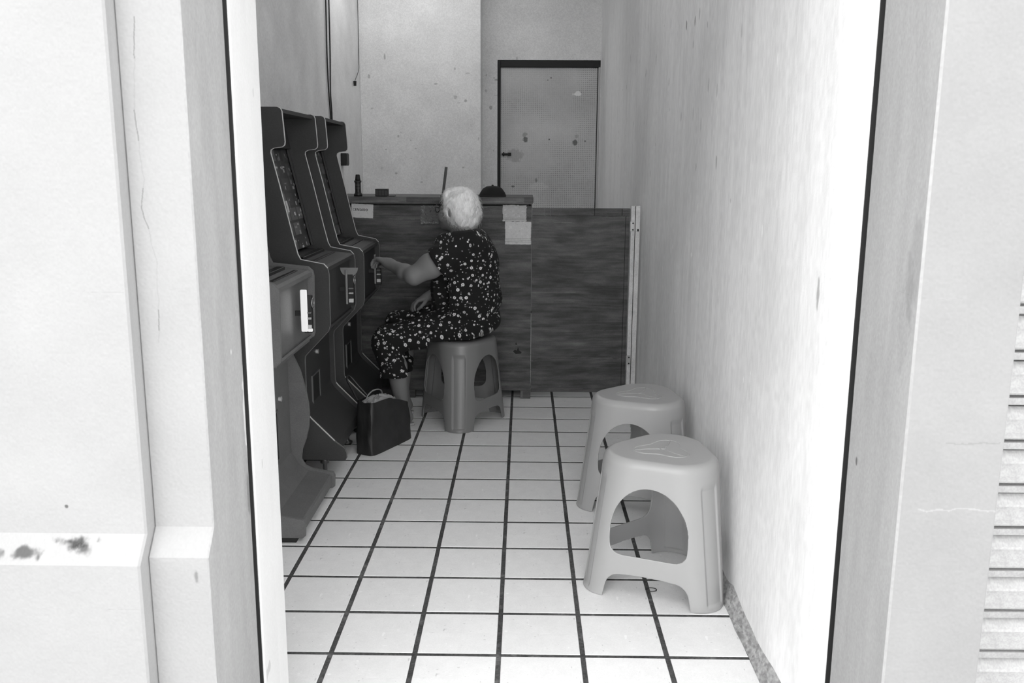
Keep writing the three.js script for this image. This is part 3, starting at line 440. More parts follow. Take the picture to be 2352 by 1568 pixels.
cabinet({ d0: 3.85, d1: 4.475, prof: profA, body: MCab, inner: MCab, seed: 6, runs: [[0, 4, MTrimDark], [4, 6, MTrim], [6, 14, MTrimDark], [14, 0, MTrim]], guard: true, label: 'middle dark game cabinet with pale edge trim, beside the black bag' });
cabinet({ d0: 4.58, d1: 5.205, prof: profA, body: MCab, inner: MCab, seed: 7, runs: [[0, 4, MTrimDark], [4, 6, MTrim], [6, 14, MTrimDark], [14, 0, MTrim]], dx: 0.013, turn: 0.027, label: 'farthest dark game cabinet, the one the seated person is playing' });

// ------------------------------------------------------------------ plastic stools
const stool0 = (() => {
  const s = group('plastic_stool_0', 0, 0, 0), H = 0.485;
  const dirs = [0, 1, 2].map((k) => { const a = k * 2 * Math.PI / 3; return [Math.cos(a), Math.sin(a)]; });     // corner directions in (x, z)
  function tri(x, z, Rc, rc) {                                            // rounded triangle: corner centres at Rc, corner radius rc
    let m = 1e9, inside = true;
    for (let k = 0; k < 3; k++) {
      const a = dirs[k], b = dirs[(k + 1) % 3], ax = a[0] * Rc, az = a[1] * Rc, ux = (b[0] - a[0]) * Rc, uz = (b[1] - a[1]) * Rc, t = clamp(((x - ax) * ux + (z - az) * uz) / (ux * ux + uz * uz));
      m = Math.min(m, Math.hypot(x - ax - ux * t, z - az - uz * t));
      if (ux * (z - az) - uz * (x - ax) < 0) inside = false;
    }
    return (inside ? -m : m) - rc;
  }
  function solid(x, y, z) {
    const t = clamp(y / H), f = 1 - t, Rc = lerp(0.066, 0.176, f * 0.75 + 0.25 * f * f), rc = lerp(0.134, 0.089, f * 0.85 + 0.15 * f * f);
    let d = tri(x, z, Rc, rc) - 0.012 * Math.sin(Math.PI * clamp(1 - t)) * 0.3;
    for (let k = 0; k < 3; k++) {                                         // recessed flute up each corner
      const [cx, cz] = dirs[k], along = x * cx + z * cz, lat = Math.abs(-x * cz + z * cx);
      if (along > 0.05 && y > 0.014 && y < 0.425) d += 0.0058 * (1 - step(0.028, 0.040, lat)) * step(0.014, 0.026, y) * (1 - step(0.395, 0.425, y));
    }
    const top = y - H, r = 0.026, qx = d + r, qy = top + r;
    return Math.min(Math.max(qx, qy), 0) + Math.hypot(Math.max(qx, 0), Math.max(qy, 0)) - r;
  }
  const th = 0.0062;
  function sdf(x, y, z) {
    if (y > H + 0.02) return 0.02;
    const S = solid(x, y, z); let d = Math.max(S, -(S + th), 0.0004 - y);
    if (d > 0.02) return d;
    for (let k = 0; k < 3; k++) {
      const nx = -dirs[k][0], nz = -dirs[k][1], w = x * nx + z * nz, l = -x * nz + z * nx; if (w < 0.05) continue;
      const al = Math.abs(l);
      // arched window
      const e = (Math.hypot(al / 0.130, Math.max(0, y - 0.235) / 0.162) - 1) * 0.13;
      const arch = smax(e, 0.158 - y, 0.05);
      // gap between the feet
      const foot = smax(al - (0.150 - 0.02 * clamp(y / 0.1)), y - (0.092 - 0.5 * l * l), 0.04);
      d = Math.max(d, -arch, -foot);
    }
    return d;
  }
  const g = nets(sdf, [-0.32, -0.008, -0.32], [0.32, H + 0.01, 0.32], 0.0027, 0.35);
  const t = tex(256, 256, 0.3, 0.3, (u, v) => 0.9 + 0.05 * (noise(u * 300, v * 300, 2) - 0.5) + 0.05 * (fbm(u * 20, v * 20, 4, 3) - 0.5));
  const M = new THREE.MeshStandardMaterial({ color: G(0.37), roughness: 0.33 });
  mesh('shell', g, M, s);
  const rg = []; const y = H + 0.0002, V3 = (a, r) => [r * Math.cos(a), y, r * Math.sin(a)];
  const rim = []; for (let i = 0; i <= 60; i++) { const a = i / 60 * 2 * Math.PI; rim.push(V3(a, 0.082 + 0.020 * Math.cos(3 * a))); }
  rg.push(tube(rim, 0.0022, 6, 120)); for (let k = 0; k < 3; k++) rg.push(tube([V3(k * 2.0944, 0.012), V3(k * 2.0944 + 0.10, 0.05), V3(k * 2.0944, 0.100)], 0.0020, 6, 14));
  rg.push(lathe([[0, y - 0.002], [0.011, y - 0.001], [0.009, y + 0.003], [0, y + 0.004]], 16));
  mesh('seat_emblem', mergeGeometries(rg.map((q) => q.toNonIndexed())), M, s);
  return s;
})();
function placeStool(s, x, d, turn, label) { s.position.set(x, 0, -d); s.rotation.y = turn; tag(s, label, 'stool', 'three-legged plastic stools'); s.name = numbered('plastic_stool_x').replace('_x', ''); return s; }
{
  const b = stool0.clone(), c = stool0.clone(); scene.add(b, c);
  placeStool(stool0, 0.478, 2.895, 68 * D2R, 'nearest pale plastic stool, against the right wall at the front');
  placeStool(b, 0.495, 3.64, 70 * D2R, 'pale plastic stool half hidden behind the nearest stool by the wall');
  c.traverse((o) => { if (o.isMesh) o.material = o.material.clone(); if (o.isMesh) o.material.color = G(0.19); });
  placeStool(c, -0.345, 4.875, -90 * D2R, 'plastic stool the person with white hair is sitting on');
}
tag(mesh('rubber_band', at(new THREE.TorusGeometry(0.017, 0.0016, 6, 26).rotateX(Math.PI / 2).scale(1.1, 1, 0.8), 0.445, 0.0025, -2.83), mat(0.05, 0.6)), 'small dark rubber band on the floor under the nearest stool', 'rubber band');

// ------------------------------------------------------------------ the seated person
const floral = canvasTex(1024, 1024, (x, w, h) => {
  const r = rng(77); x.fillStyle = '#0c0c0c'; x.fillRect(0, 0, w, h);
  const wrap = (px, py, rr, fn) => { for (const ox of [-w, 0, w]) for (const oy of [-h, 0, h]) if (px + ox > -rr && px + ox < w + rr && py + oy > -rr && py + oy < h + rr) { x.save(); x.translate(px + ox, py + oy); fn(); x.restore(); } };
  const grey = (v) => { v |= 0; return `rgb(${v},${v},${v})`; };
  for (let i = 0; i < 330; i++) { const px = r() * w, py = r() * h, a = r() * 6, l = 4 + r() * 8, v = 80 + r() * 150; wrap(px, py, 30, () => { x.rotate(a); x.fillStyle = grey(v); x.beginPath(); x.ellipse(0, 0, l, 3.5 + l * 0.4, 0, 0, 7); x.fill(); }); }
  const spots = []; let guard = 0;
  while (spots.length < 74 && guard++ < 4000) { const px = r() * w, py = r() * h; if (spots.every(([a, b]) => Math.hypot(a - px, b - py) > 52)) spots.push([px, py]); }
  for (const [px, py] of spots) { const R = 13 + r() * 9, n = 6 + (r() * 3 | 0), a0 = r() * 6, v = 185 + r() * 50; wrap(px, py, 60, () => { x.rotate(a0); x.fillStyle = grey(v); for (let k = 0; k < n; k++) { x.save(); x.rotate(k / n * 6.2832); x.beginPath(); x.ellipse(R * 0.55, 0, R * 0.52, R * 0.36, 0, 0, 7); x.fill(); x.restore(); } x.fillStyle = grey(70); x.beginPath(); x.arc(0, 0, R * 0.30, 0, 7); x.fill(); x.fillStyle = grey(150); x.beginPath(); x.arc(0, 0, R * 0.14, 0, 7); x.fill(); }); }
});
floral.wrapS = floral.wrapT = THREE.RepeatWrapping; floral.repeat.set(1 / 0.43, 1 / 0.43);
{
  const bx = -0.345, bz = -4.87, per = group('person', bx, 0, bz);
  tag(per, 'white-haired person in dark floral clothes seated on a stool, reaching to the far cabinet', 'person');
  const put = (g) => g.translate(-bx, 0, -bz);
  const hc = [-0.362, 1.178, -4.87], F = [-0.85, 0, -0.527], S = [-0.527, 0, 0.85], head = (x, y, z) => { const dx = x - hc[0], dz = z - hc[2]; return [dx * F[0] + dz * F[2], y - hc[1], dx * S[0] + dz * S[2]]; };
  const W = (f, u, s) => [hc[0] + F[0] * f + S[0] * s, hc[1] + u, hc[2] + F[2] * f + S[2] * s];
  const skin = new THREE.MeshStandardMaterial({ color: G(0.20), roughness: 0.6, bumpMap: plasterBump, bumpScale: 0.0004 });
  // joints
  const shL = [-0.385, 0.972, -4.705], elL = [-0.580, 0.848, -4.665], wrL = [-0.728, 0.892, -4.825];
  const shR = [-0.365, 0.960, -5.035], elR = [-0.425, 0.745, -5.105], wrR = [-0.530, 0.690, -5.010];
  const hiL = [-0.335, 0.575, -4.785], knL = [-0.738, 0.492, -4.705], anL = [-0.668, 0.105, -4.76];
  const hiR = [-0.345, 0.575, -4.955], knR = [-0.715, 0.520, -5.020], anR = [-0.700, 0.105, -5.0];
  const rough = (g) => metreUV(g);
  // head and neck
  const headSdf = (x, y, z) => {
    const [f, u, s] = head(x, y, z);
    let d = ell(f, u, s, [-0.008, 0.022, 0], [0.094, 0.102, 0.074]);
    d = smin(d, ell(f, u, s, [0.050, -0.048, 0], [0.056, 0.062, 0.052]), 0.04);           // jaw
    d = smin(d, ell(f, u, s, [0.090, -0.086, 0], [0.020, 0.016, 0.022]), 0.03);           // chin
    d = smin(d, cap(f, u, s, [0.096, 0.030, 0], [0.124, -0.016, 0], 0.008, 0.013), 0.02); // nose
    d = smin(d, ell(f, u, s, [0.098, -0.052, 0], [0.012, 0.008, 0.024]), 0.012);          // lips
    d = smax(d, -ell(f, u, s, [0.106, -0.052, 0], [0.012, 0.0018, 0.022]), 0.006);
    for (const k of [-1, 1]) {
      d = smax(d, -ell(f, u, s, [0.101, 0.014, 0.032 * k], [0.018, 0.014, 0.019]), 0.016);// eye sockets
      d = smin(d, ell(f, u, s, [0.083, 0.012, 0.031 * k], [0.012, 0.012, 0.013]), 0.004);
      d = smin(d, ell(f, u, s, [0.066, -0.030, 0.042 * k], [0.026, 0.024, 0.020]), 0.03); // cheeks
      let e = ell(f, u, s, [-0.012, 0.0, 0.079 * k], [0.019, 0.034, 0.011]);               // ears
      e = smax(e, -ell(f, u, s, [-0.008, 0.002, 0.090 * k], [0.011, 0.022, 0.009]), 0.006); d = smin(d, e, 0.008);
    }
    return smin(d, cap(x, y, z, [-0.318, 1.02, -4.87], [-0.360, 1.13, -4.872], 0.060, 0.052), 0.035);
  };
  // hands: local frame (along fingers a, across b, palm normal n)
  function hand(w, a, b, n, curl, side) {
    const P = (p, q, r) => [w[0] + a[0] * p + b[0] * q + n[0] * r, w[1] + a[1] * p + b[1] * q + n[1] * r, w[2] + a[2] * p + b[2] * q + n[2] * r], bones = [];
    const fl = [0.070, 0.078, 0.073, 0.058];
    for (let i = 0; i < 4; i++) {
      const q = (1.5 - i) * 0.019, L = fl[i]; let pp = 0.078, rr = 0, ang = curl[0] + i * 0.06; const pts = [P(0.055, q * 0.9, 0), P(pp, q, 0)];
      for (const k of [0.45, 0.32, 0.25]) { pp += Math.cos(ang) * L * k; rr += Math.sin(ang) * L * k; pts.push(P(pp, q * (1 - 0.15 * k), rr)); ang += curl[1]; }
      for (let k = 0; k < 4; k++) bones.push([pts[k], pts[k + 1], 0.0098 - k * 0.0008, 0.0092 - k * 0.0009]);
    }
    const t = [P(0.020, 0.030 * side, 0.006), P(0.046, 0.050 * side, 0.020), P(0.074, 0.050 * side, 0.036), P(0.096, 0.040 * side, 0.044)];
    for (let k = 0; k < 3; k++) bones.push([t[k], t[k + 1], 0.0125 - k * 0.0015, 0.011 - k * 0.0015]);
    return (x, y, z) => {
      const dx = x - w[0], dy = y - w[1], dz = z - w[2], la = dx * a[0] + dy * a[1] + dz * a[2], lb = dx * b[0] + dy * b[1] + dz * b[2], ln = dx * n[0] + dy * n[1] + dz * n[2];
      let d = ell(la, lb, ln, [0.045, 0, 0], [0.050, 0.041, 0.017]); d = smin(d, ell(la, lb, ln, [0.024, 0.022 * side, 0.006], [0.030, 0.018, 0.015]), 0.012);
      d = smin(d, cap(x, y, z, w, P(0.03, 0, 0), 0.0235, 0.022), 0.02);
      let f = 1; for (const [p, q, r0, r1] of bones) f = Math.min(f, cap(x, y, z, p, q, r0, r1));
      return smin(d, f, 0.006);
    };
  }
  const nrm = (v) => { const l = Math.hypot(...v); return v.map((q) => q / l); }, crs = (a, b) => [a[1] * b[2] - a[2] * b[1], a[2] * b[0] - a[0] * b[2], a[0] * b[1] - a[1] * b[0]];
  const aL = nrm([-0.72, 0.26, -0.52]), nL = nrm(crs(crs(aL, [-0.25, -0.9, 0.1]), aL)), bL = crs(nL, aL);
  const handL = hand(wrL, aL, bL, nL, [0.55, 0.62], 1);
  const aR = nrm([-0.86, -0.30, 0.20]), nR = nrm(crs(crs(aR, [0, -1, 0.1]), aR)), bR = crs(nR, aR);
  const handR = hand(wrR, aR, bR, nR, [0.35, 0.5], -1);
  const limbs = (x, y, z) => {
    let d = smin(cap(x, y, z, [lerp(shL[0], elL[0], 0.25), lerp(shL[1], elL[1], 0.25) - 0.02, shL[2]], [lerp(shL[0], elL[0], 0.55), lerp(shL[1], elL[1], 0.55) - 0.004, -4.683], 0.050, 0.066), cap(x, y, z, [lerp(shL[0], elL[0], 0.55), lerp(shL[1], elL[1], 0.55) - 0.004, -4.683], elL, 0.066, 0.048), 0.02);
    d = smin(d, cap(x, y, z, elL, [lerp(elL[0], wrL[0], 0.35), lerp(elL[1], wrL[1], 0.35) - 0.004, lerp(elL[2], wrL[2], 0.35)], 0.046, 0.044), 0.02);
    d = smin(d, cap(x, y, z, [lerp(elL[0], wrL[0], 0.35), lerp(elL[1], wrL[1], 0.35) - 0.004, lerp(elL[2], wrL[2], 0.35)], wrL, 0.044, 0.026), 0.02);
    let e = smin(cap(x, y, z, shR, elR, 0.062, 0.045), cap(x, y, z, elR, wrR, 0.044, 0.026), 0.02);
    d = Math.min(d, e);
    for (const [k, a, zt] of [[knL, anL, -0.01], [knR, anR, 0.005]]) {
      const m = [lerp(k[0], a[0], 0.38) + 0.02, lerp(k[1], a[1], 0.38), lerp(k[2], a[2], 0.38)];
      let l = smin(cap(x, y, z, k, m, 0.060, 0.056), cap(x, y, z, m, a, 0.056, 0.036), 0.02);
      const heel = [a[0] + 0.025, 0.048, a[2]], ball = [a[0] - 0.115, 0.036, a[2] + zt], toe = [a[0] - 0.165, 0.030, a[2] + zt];
      l = smin(l, cap(x, y, z, a, heel, 0.036, 0.028), 0.03); l = smin(l, cap(x, y, z, [a[0] - 0.01, 0.075, a[2]], ball, 0.034, 0.022), 0.03); l = smin(l, cap(x, y, z, heel, ball, 0.028, 0.022), 0.03);
      for (let i = 0; i < 5; i++) { const q = (i - 2) * 0.0165; l = smin(l, cap(x, y, z, [ball[0], 0.030, ball[2] + q], [toe[0] + Math.abs(i - 1) * 0.006, 0.026, toe[2] + q * 1.1], 0.011, 0.0095), 0.006); }
      l = Math.max(l, 0.0165 - y); d = Math.min(d, l);
    }
    d = smin(d, cap(x, y, z, [-0.30, 0.70, -4.87], [-0.30, 0.95, -4.87], 0.10, 0.08), 0.03);
    d = smin(d, cap(x, y, z, [-0.318, 0.99, -4.87], [-0.360, 1.13, -4.872], 0.060, 0.050), 0.03);
    d = smin(d, cap(x, y, z, [-0.32, 0.96, -4.75], [-0.32, 0.96, -4.99], 0.045, 0.045), 0.03);
    d = smin(d, smin(cap(x, y, z, hiL, knL, 0.055, 0.055), cap(x, y, z, hiR, knR, 0.055, 0.055), 0.02), 0.02); d = smin(d, cap(x, y, z, [-0.30, 0.62, -4.87], [-0.30, 0.75, -4.87], 0.09, 0.10), 0.04);
    return d;
  };
  const lh = [Math.min(wrL[0], wrL[0]) - 0.16, wrL[1] - 0.13, wrL[2] - 0.15], hh = [wrL[0] + 0.06, wrL[1] + 0.13, wrL[2] + 0.09];
  const bodyG = mergeGeometries([nets(limbs, [-0.93, -0.01, -5.19], [-0.12, 1.17, -4.57], 0.008), nets(headSdf, [-0.53, 1.0, -5.02], [-0.22, 1.33, -4.72], 0.004), nets((x, y, z) => smin(handL(x, y, z), cap(x, y, z, [lerp(elL[0], wrL[0], 0.35), lerp(elL[1], wrL[1], 0.35) - 0.004, lerp(elL[2], wrL[2], 0.35)], wrL, 0.0443, 0.0263), 0.03), lh, hh, 0.003), nets((x, y, z) => smin(handR(x, y, z), cap(x, y, z, elR, wrR, 0.0443, 0.0263), 0.03), [wrR[0] - 0.18, wrR[1] - 0.12, wrR[2] - 0.08], [wrR[0] + 0.05, wrR[1] + 0.06, wrR[2] + 0.15], 0.003)].map((g) => rough(g)));
  mesh('body', put(bodyG), skin, per);
  // clothes
  const fold = (x, y, z) => 0.010 * (fbm(x * 16 + y * 7, z * 16 - y * 9, 5, 3) - 0.5) + 0.006 * Math.sin(y * 34 + x * 22 + 3 * noise(x * 9, z * 9, 3)) * step(0.9, 0.6, y);
  const blouse = (x, y, z) => {
    const zc = (z + 4.87) * 0.97 - 4.87;
    let d = ell(x, y, z, [-0.315, 0.655, -4.87], [0.186, 0.17, 0.200]);
    d = smin(d, ell(x, y, z, [-0.322, 0.765, -4.87], [0.190, 0.18, 0.198]), 0.06);
    d = smin(d, ell(x, y, z, [-0.290, 0.900, -4.87], [0.152, 0.145, 0.178]), 0.06);
    d = smin(d, cap(x, y, z, [-0.285, 0.985, -4.775], [-0.285, 0.985, -4.965], 0.088, 0.088), 0.07);
    d = smin(d, ell(x, y, z, [-0.300, 1.035, -4.87], [0.085, 0.058, 0.085]), 0.05);
    d = smin(d, cap(x, y, z, [-0.335, 0.985, -4.745], [-0.445, 0.925, -4.685], 0.084, 0.088), 0.05);   // left sleeve
    d = smin(d, cap(x, y, z, [-0.300, 0.995, -4.80], [-0.405, 0.992, -4.775], 0.086, 0.080), 0.04);
    d = smin(d, cap(x, y, z, [-0.300, 0.995, -4.93], [-0.400, 0.985, -4.945], 0.080, 0.072), 0.04);
    d = smin(d, cap(x, y, z, [-0.33, 0.985, -4.99], [-0.385, 0.890, -5.055], 0.080, 0.075), 0.05);    // right sleeve
    d += fold(x, y, z);
    const sl = ((x + 0.468) * -0.84 + (y - 0.926) * -0.54);                                            // sleeve hem
    if (z > -4.80 && x < -0.40) d = smax(d, sl, 0.006);
    const neck = (x + 0.33) * -0.10 + (y - 1.078); d = smax(d, neck, 0.01);
    d = smax(d, -(cap(x, y, z, [-0.33, 1.04, -4.87], [-0.38, 1.2, -4.87], 0.057, 0.057)), 0.004);
    return Math.max(d, 0.515 + 0.10 * clamp(-(x + 0.36) * 2.2) - y);
  };
  const trousers = (x, y, z) => {
    let d = smin(cap(x, y, z, [hiL[0], hiL[1] + 0.005, hiL[2]], [knL[0], knL[1] + 0.0, knL[2]], 0.102, 0.077), cap(x, y, z, [knL[0] + 0.004, knL[1], knL[2]], [-0.703, 0.27, -4.722], 0.077, 0.074), 0.03);
    let e = smin(cap(x, y, z, [hiR[0], hiR[1] + 0.005, hiR[2]], knR, 0.102, 0.077), cap(x, y, z, [knR[0] + 0.004, knR[1], knR[2]], [-0.705, 0.20, -5.01], 0.077, 0.066), 0.03);
    e = Math.max(e, 0.215 - y); d = Math.max(d, 0.288 + 0.06 * (x + 0.70) - y);
    d = smin(d, e, 0.02); d = smin(d, ell(x, y, z, [-0.295, 0.60, -4.87], [0.172, 0.125, 0.185]), 0.05);
    d += 0.7 * fold(x, y, z);
    return smax(d, 0.4905 - y - 0.25 * clamp((-0.50 - x) / 0.12), 0.01);
  };
  function clothUV(g, cyl) {
    g = g.toNonIndexed(); const p = g.attributes.position, uv = new Float32Array(p.count * 2);
    for (let i = 0; i < p.count; i += 3) {
      const cx = (p.getX(i) + p.getX(i + 1) + p.getX(i + 2)) / 3, cz = (p.getZ(i) + p.getZ(i + 1) + p.getZ(i + 2)) / 3, sleeve = cx < -0.385 && cz > -4.765 && cyl, ref = Math.atan2(cz + 4.87, cx + 0.315);
      for (let k = 0; k < 3; k++) {
        const x = p.getX(i + k), y = p.getY(i + k), z = p.getZ(i + k), o = (i + k) * 2;
        if (cyl && !sleeve) { let a = Math.atan2(z + 4.87, x + 0.315) + Math.PI / 2; a -= 2 * Math.PI * Math.round((a - ref - Math.PI / 2) / (2 * Math.PI)); uv[o] = -a * 0.19; uv[o + 1] = y - 0.35 * Math.max(0, y - 1.0); }
        else { uv[o] = x; uv[o + 1] = y - 0.6 * (z + 4.87) * (cyl ? 0 : 1); }
      }
    }
    g.setAttribute('uv', new THREE.BufferAttribute(uv, 2)); return g;
  }
  const cloth = new THREE.MeshStandardMaterial({ map: floral, roughness: 0.9 });
  const bl = mesh('blouse', put(clothUV(nets(blouse, [-0.56, 0.45, -5.18], [-0.09, 1.13, -4.56], 0.0075), true)), cloth, per); bl.userData.label = 'black short-sleeved blouse with small white flowers';
  const tr = mesh('trousers', put(clothUV(nets(trousers, [-0.86, 0.25, -5.14], [-0.08, 0.74, -4.58], 0.0075), false)), cloth, per); tr.userData.label = 'black cropped trousers with small white flowers';
  // hair: a soft cropped mass with loose strands
  const hairSdf = (x, y, z) => {
    const [f, u, s] = head(x, y, z);
    let d = ell(f, u, s, [-0.024, 0.020, 0], [0.106, 0.108, 0.098]); d = smin(d, ell(f, u, s, [-0.060, -0.030, 0], [0.058, 0.064, 0.072]), 0.04); d = smin(d, ell(f, u, s, [0.035, 0.076, 0], [0.070, 0.045, 0.075]), 0.03);
    const strand = noise(f * 60 + u * 40, s * 130, u * 45 + f * 20), clump = fbm(f * 26, u * 26 + s * 20, s * 26, 3);
    d += 0.017 * (clump - 0.5) + 0.007 * (strand - 0.5) - 0.001;
    d = smax(d, Math.min(f - 0.048, 0.5), 0.02) * 1; 
    const face = smax(0.062 - f - 0.5 * Math.max(0, u - 0.03), u - 0.062, 0.01);
    d = smax(d, -ell(f, u, s, [-0.010, -0.004, 0.098], [0.014, 0.024, 0.026]), 0.012);
    d = smax(d, -ell(f, u, s, [-0.010, -0.004, -0.098], [0.014, 0.024, 0.026]), 0.012);
    d = smax(d, -(ell(f, u, s, [0.075, -0.075, 0], [0.075, 0.075, 0.12])), 0.02);
    return d;
  };
  const hg = nets(hairSdf, [-0.54, 1.04, -5.03], [-0.19, 1.34, -4.72], 0.004); const strands = [];
  { const r = rng(5), p = hg.attributes.position, n = hg.attributes.normal, pos = [], nor = [];
    for (let i = 0; i < 4200; i++) {
      const k = (r() * p.count) | 0, P0 = new THREE.Vector3().fromBufferAttribute(p, k), N = new THREE.Vector3().fromBufferAttribute(n, k); if (P0.y < 1.09) continue;
      const crown = new THREE.Vector3(-0.325, 1.29, -4.87), dir = P0.clone().sub(crown).addScaledVector(N, -P0.clone().sub(crown).dot(N)).normalize().add(new THREE.Vector3(r() - 0.5, r() - 0.6, r() - 0.5).multiplyScalar(0.7)).normalize();
      const L = 0.016 + r() * 0.026, sd = new THREE.Vector3().crossVectors(dir, N).normalize().multiplyScalar(0.0006), lift = 0.001 + r() * 0.008; let prev = null;
      for (let q = 0; q <= 3; q++) { const t = q / 3, c = P0.clone().addScaledVector(N, -0.002).addScaledVector(dir, L * t).addScaledVector(N, lift * Math.sin(t * 2.2) - 0.004 * t * t), w = 1 - 0.8 * t, a = c.clone().addScaledVector(sd, w), b = c.clone().addScaledVector(sd, -w), top = c.clone().addScaledVector(N, 0.0009 * w);
        if (prev) for (const tri of [[prev[0], a, top], [prev[0], top, prev[2]], [prev[2], top, b], [prev[2], b, prev[1]]]) for (const v of tri) { pos.push(v.x, v.y, v.z); nor.push(N.x, N.y, N.z); } prev = [a, b, top]; }
    }
    const g = new THREE.BufferGeometry(); g.setAttribute('position', new THREE.Float32BufferAttribute(pos, 3)); g.setAttribute('normal', new THREE.Float32BufferAttribute(nor, 3)); strands.push(metreUV(g)); }
  mesh('hair', put(mergeGeometries([metreUV(hg), ...strands])), new THREE.MeshStandardMaterial({ map: tex(256, 256, 0.12, 0.12, (u, v) => 0.96 + 0.16 * (fbm(u * 320, v * 70, 3, 3) - 0.5) + 0.10 * (fbm(u * 60, v * 50, 8, 2) - 0.5)), roughness: 0.8 }), per).userData.label = 'short white hair';
  // glasses
  const gm = mat(0.01, 0.3), gg = [];
  for (const k of [-1, 1]) { const ring = []; for (let i = 0; i <= 24; i++) { const a = i / 24 * 2 * Math.PI; ring.push(W(0.114 - 0.010 * Math.abs(Math.cos(a)) * (k * Math.cos(a) > 0 ? 1 : 0), 0.012 + 0.020 * Math.sin(a), k * 0.033 + 0.026 * Math.cos(a))); } gg.push(tube(ring, 0.0022, 6, 40)); gg.push(tube([W(0.108, 0.020, k * 0.060), W(0.088, 0.022, k * 0.074), W(0.03, 0.018, k * 0.082), W(-0.012, 0.022, k * 0.087), W(-0.028, 0.0, k * 0.084)], 0.0024, 6, 30)); }
  gg.push(tube([W(0.116, 0.018, -0.008), W(0.120, 0.020, 0), W(0.116, 0.018, 0.008)], 0.002, 6, 8));
  mesh('glasses', put(mergeGeometries(gg.map((q) => q.toNonIndexed()))), gm, per);
  // sandals
  for (const [a, zt] of [[anL, -0.01], [anR, 0.005]]) {
    const sole = new THREE.Shape(), cx = a[0], cz = a[2]; const pts = []; for (let i = 0; i < 28; i++) { const t = i / 28 * 2 * Math.PI, l = -0.060 - 0.125 * Math.cos(t), wd = (0.036 + 0.010 * -Math.cos(t) * -1) ; pts.push([cx + l - 0.0, (l < -0.06 ? 0.043 : 0.034) * Math.sin(t) + (zt * clamp(-l / 0.16))]); }
    const g = new THREE.ExtrudeGeometry(shapeOf(pts), { depth: 0.012, bevelEnabled: true, bevelSize: 0.002, bevelThickness: 0.002, bevelSegments: 1 }); g.rotateX(Math.PI / 2); g.translate(0, 0.0148, cz);
    const sn = mesh('sandal', put(metreUV(g)), mat(0.35, 0.7), per);
    mesh('strap', put(tube([[cx - 0.10, 0.016, cz + 0.042 + zt], [cx - 0.10, 0.052, cz + 0.030 + zt], [cx - 0.10, 0.066, cz + zt], [cx - 0.10, 0.052, cz - 0.030 + zt], [cx - 0.10, 0.016, cz - 0.042 + zt]], 0.006, 8, 24)), mat(0.30, 0.7), sn);
  }
}

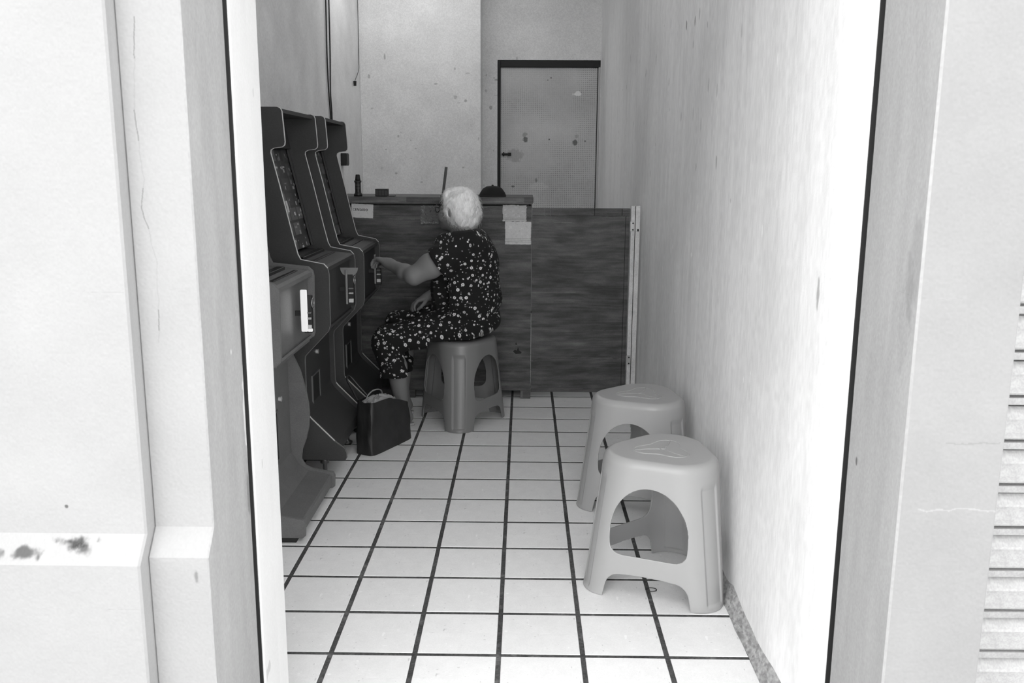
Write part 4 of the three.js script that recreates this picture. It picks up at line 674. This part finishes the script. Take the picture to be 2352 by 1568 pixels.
// ------------------------------------------------------------------ shopping bag on the floor
{
  const A = [-0.740, -4.212], u = [0.447, -0.894], v = [-0.894, -0.447], L = 0.36, Wd = 0.118, cx = A[0] + u[0] * L / 2 + v[0] * Wd / 2, cz = A[1] + u[1] * L / 2 + v[1] * Wd / 2;
  const b = group('shopping_bag', cx, 0, cz); tag(b, 'crumpled black shopping bag with a pale plastic bag inside, on the floor', 'bag');
  const ring = (t, sc, n = 72) => { const out = [], hl = L / 2, hw = Wd / 2; for (let i = 0; i < n; i++) { const a = i / n * 2 * Math.PI, c = Math.cos(a), s = Math.sin(a), k = 1 / Math.pow(Math.pow(Math.abs(c), 7) + Math.pow(Math.abs(s), 7), 1 / 7); out.push([c * k * hl * sc[0] + (sc[2] ?? 0), s * k * hw * sc[1]]); } return out; };
  function loft(rows, close) {
    const pos = [], idx = [], n = rows[0].length; for (const r of rows) for (const p of r) pos.push(...p);
    for (let i = 0; i < rows.length - 1; i++) for (let k = 0; k < n; k++) { const a = i * n + k, c = i * n + (k + 1) % n; idx.push(a, c, a + n, c, c + n, a + n); }
    if (close) { pos.push(0, rows[0][0][1], 0); for (let k = 0; k < n; k++) idx.push(pos.length / 3 - 1, (k + 1) % n, k); }
    const g = new THREE.BufferGeometry(); g.setAttribute('position', new THREE.Float32BufferAttribute(pos, 3)); g.setIndex(idx); return metreUV(toCreasedNormals(g, 0.7));
  }
  const world = (p, y) => [p[0] * u[0] + p[1] * v[0], y, p[0] * u[1] + p[1] * v[1]];
  const rows = [], H = 0.272;
  for (let j = 0; j <= 16; j++) { const t = j / 16, r = ring(t, [1.0 - 0.10 * t * t, 1.0 - 0.08 * t]); rows.push(r.map((p, i) => { const a = i / 72, k = 0.036 * (fbm(a * 18, t * 3.2, 3, 3) - 0.5) * step(0, 0.2, t) + 0.014 * Math.abs(noise(a * 40, t * 5, 6) - 0.5) * t, dip = 0.07 * t * clamp((p[0] + 0.02) / 0.18) + 0.015 * t * (noise(a * 12, 3) - 0.5); const m = 1 + k * 6 * 0.8; return world([p[0] * (1 + k * 1.2), p[1] * m], Math.max(0.0006, H * t - dip)); })); }
  const inner = rows[16].map(([x, y, z]) => [x * 0.975, y - 0.001, z * 0.975]), deep = inner.map(([x, y, z]) => [x * 0.93, y - 0.06, z * 0.93]), cap2 = deep.map(([x, y, z]) => [x * 0.05, y - 0.01, z * 0.05]);
  const bagTex = tex(256, 256, 0.3, 0.3, (p, q) => 0.13 + 0.08 * (fbm(p * 40, q * 25, 3, 4) - 0.5));
  mesh('body', loft([...rows, inner, deep, cap2], true), new THREE.MeshStandardMaterial({ map: bagTex, roughness: 0.42 }), b);
  // pale plastic bag bulging from the mouth
  const lin = [], n = 72; for (let j = 0; j <= 9; j++) { const t = j / 9, sc = Math.sqrt(Math.max(0.002, 1 - Math.pow(t, 2.4))); lin.push(ring(0, [0.62 * sc, 0.86 * sc]).map((p, i) => { const q = world([p[0] - 0.045, p[1]], 0); const k = 0.018 * (fbm(i * 0.35, t * 7, 9, 3) - 0.5) + 0.010 * Math.abs(Math.sin(t * 9 + i * 0.3)); return [q[0], 0.240 + 0.030 * t - 0.10 * clamp((p[0] + 0.03) * 3) * (1 - t) + k, q[2]]; })); }
  mesh('liner', loft(lin, false), new THREE.MeshPhysicalMaterial({ color: G(0.30), roughness: 0.28, clearcoat: 0.6 }), b).userData.label = 'pale shiny crumpled plastic';
  const hq = [[-0.815, 0.250, -4.285], [-0.850, 0.30, -4.32], [-0.893, 0.362, -4.375], [-0.886, 0.368, -4.40], [-0.835, 0.31, -4.40], [-0.775, 0.245, -4.395]].map(([x, y, z]) => [x - cx, y, z - cz]);
  const hp = (k) => { const o = k * Wd * 0.44; return [[-0.075, o, 0.262], [-0.070, o * 1.02, 0.290], [-0.02, o * 0.95, 0.315], [0.045, o * 0.9, 0.300], [0.060, o, 0.245]].map(([p, q, y]) => world([p, q], y)); };
  mesh('handle', tube(hp(1).map(([x, y, z]) => [x, y - 0.024, z]), 0.004, 8, 30), new THREE.MeshPhysicalMaterial({ color: G(0.26), roughness: 0.3, clearcoat: 0.5 }), b); mesh('handle', tube(hq, 0.0055, 8, 40), mat(0.02, 0.3), b).userData.label = 'dark strap leaning on the cabinet';
}

// ------------------------------------------------------------------ cables and the box on the left wall
{
  const c = group('power_cable', XL, 1.5, -6.93); tag(c, 'pair of dark cables hanging down the left wall behind the cabinets', 'cable'); const cm = mat(0.02, 0.5), o = (p) => p.map(([x, y, z]) => [x - XL, y - 1.5, z + 6.93]);
  mesh('strand', tube(o([[XL + 0.008, 3.19, -6.94], [XL + 0.010, 2.6, -6.925], [XL + 0.009, 2.2, -6.91], [XL + 0.010, 1.95, -6.925], [XL + 0.009, 1.78, -6.965], [XL + 0.009, 1.5, -6.97], [XL + 0.009, 1.2, -6.95]]), 0.0055, 6, 60), cm, c);
  mesh('strand', tube(o([[XL + 0.008, 3.19, -7.06], [XL + 0.010, 2.6, -7.035], [XL + 0.009, 2.2, -7.02], [XL + 0.010, 1.95, -6.985], [XL + 0.014, 1.80, -6.99], [XL + 0.009, 1.5, -6.985], [XL + 0.009, 1.2, -6.99]]), 0.0055, 6, 60), cm, c);
  const w = group('thin_wire', XL, 2.1, -8.2); tag(w, 'thin frayed wire with a dark end in the back left corner', 'wire'); const q = (p) => p.map(([x, y, z]) => [x - XL, y - 2.1, z + 8.2]);
  mesh('strand', tube(q([[XL + 0.006, 3.19, -8.27], [XL + 0.008, 2.7, -8.25], [XL + 0.006, 2.31, -8.235], [XL + 0.02, 2.24, -8.15], [XL + 0.02, 2.13, -7.96]]), 0.003, 5, 60), mat(0.10, 0.7), w);
  mesh('connector', at(new THREE.CylinderGeometry(0.014, 0.012, 0.04, 10), 0.02, 0.005, 0.25), MBlack, w); 
  const s = group('socket_box', XL + 0.02, 1.41, -7.39); tag(s, 'small dark socket box on the left wall beyond the cabinets', 'socket');
  mesh('box', box(-0.0195, 0.025, 0, 0.10, -0.055, 0.055, 0.004), mat(0.02, 0.6), s); mesh('face_plate', box(0.0255, 0.029, 0.008, 0.092, -0.047, 0.047, 0.001), mat(0.03, 0.6), s);
}

renderer.render(scene, camera);
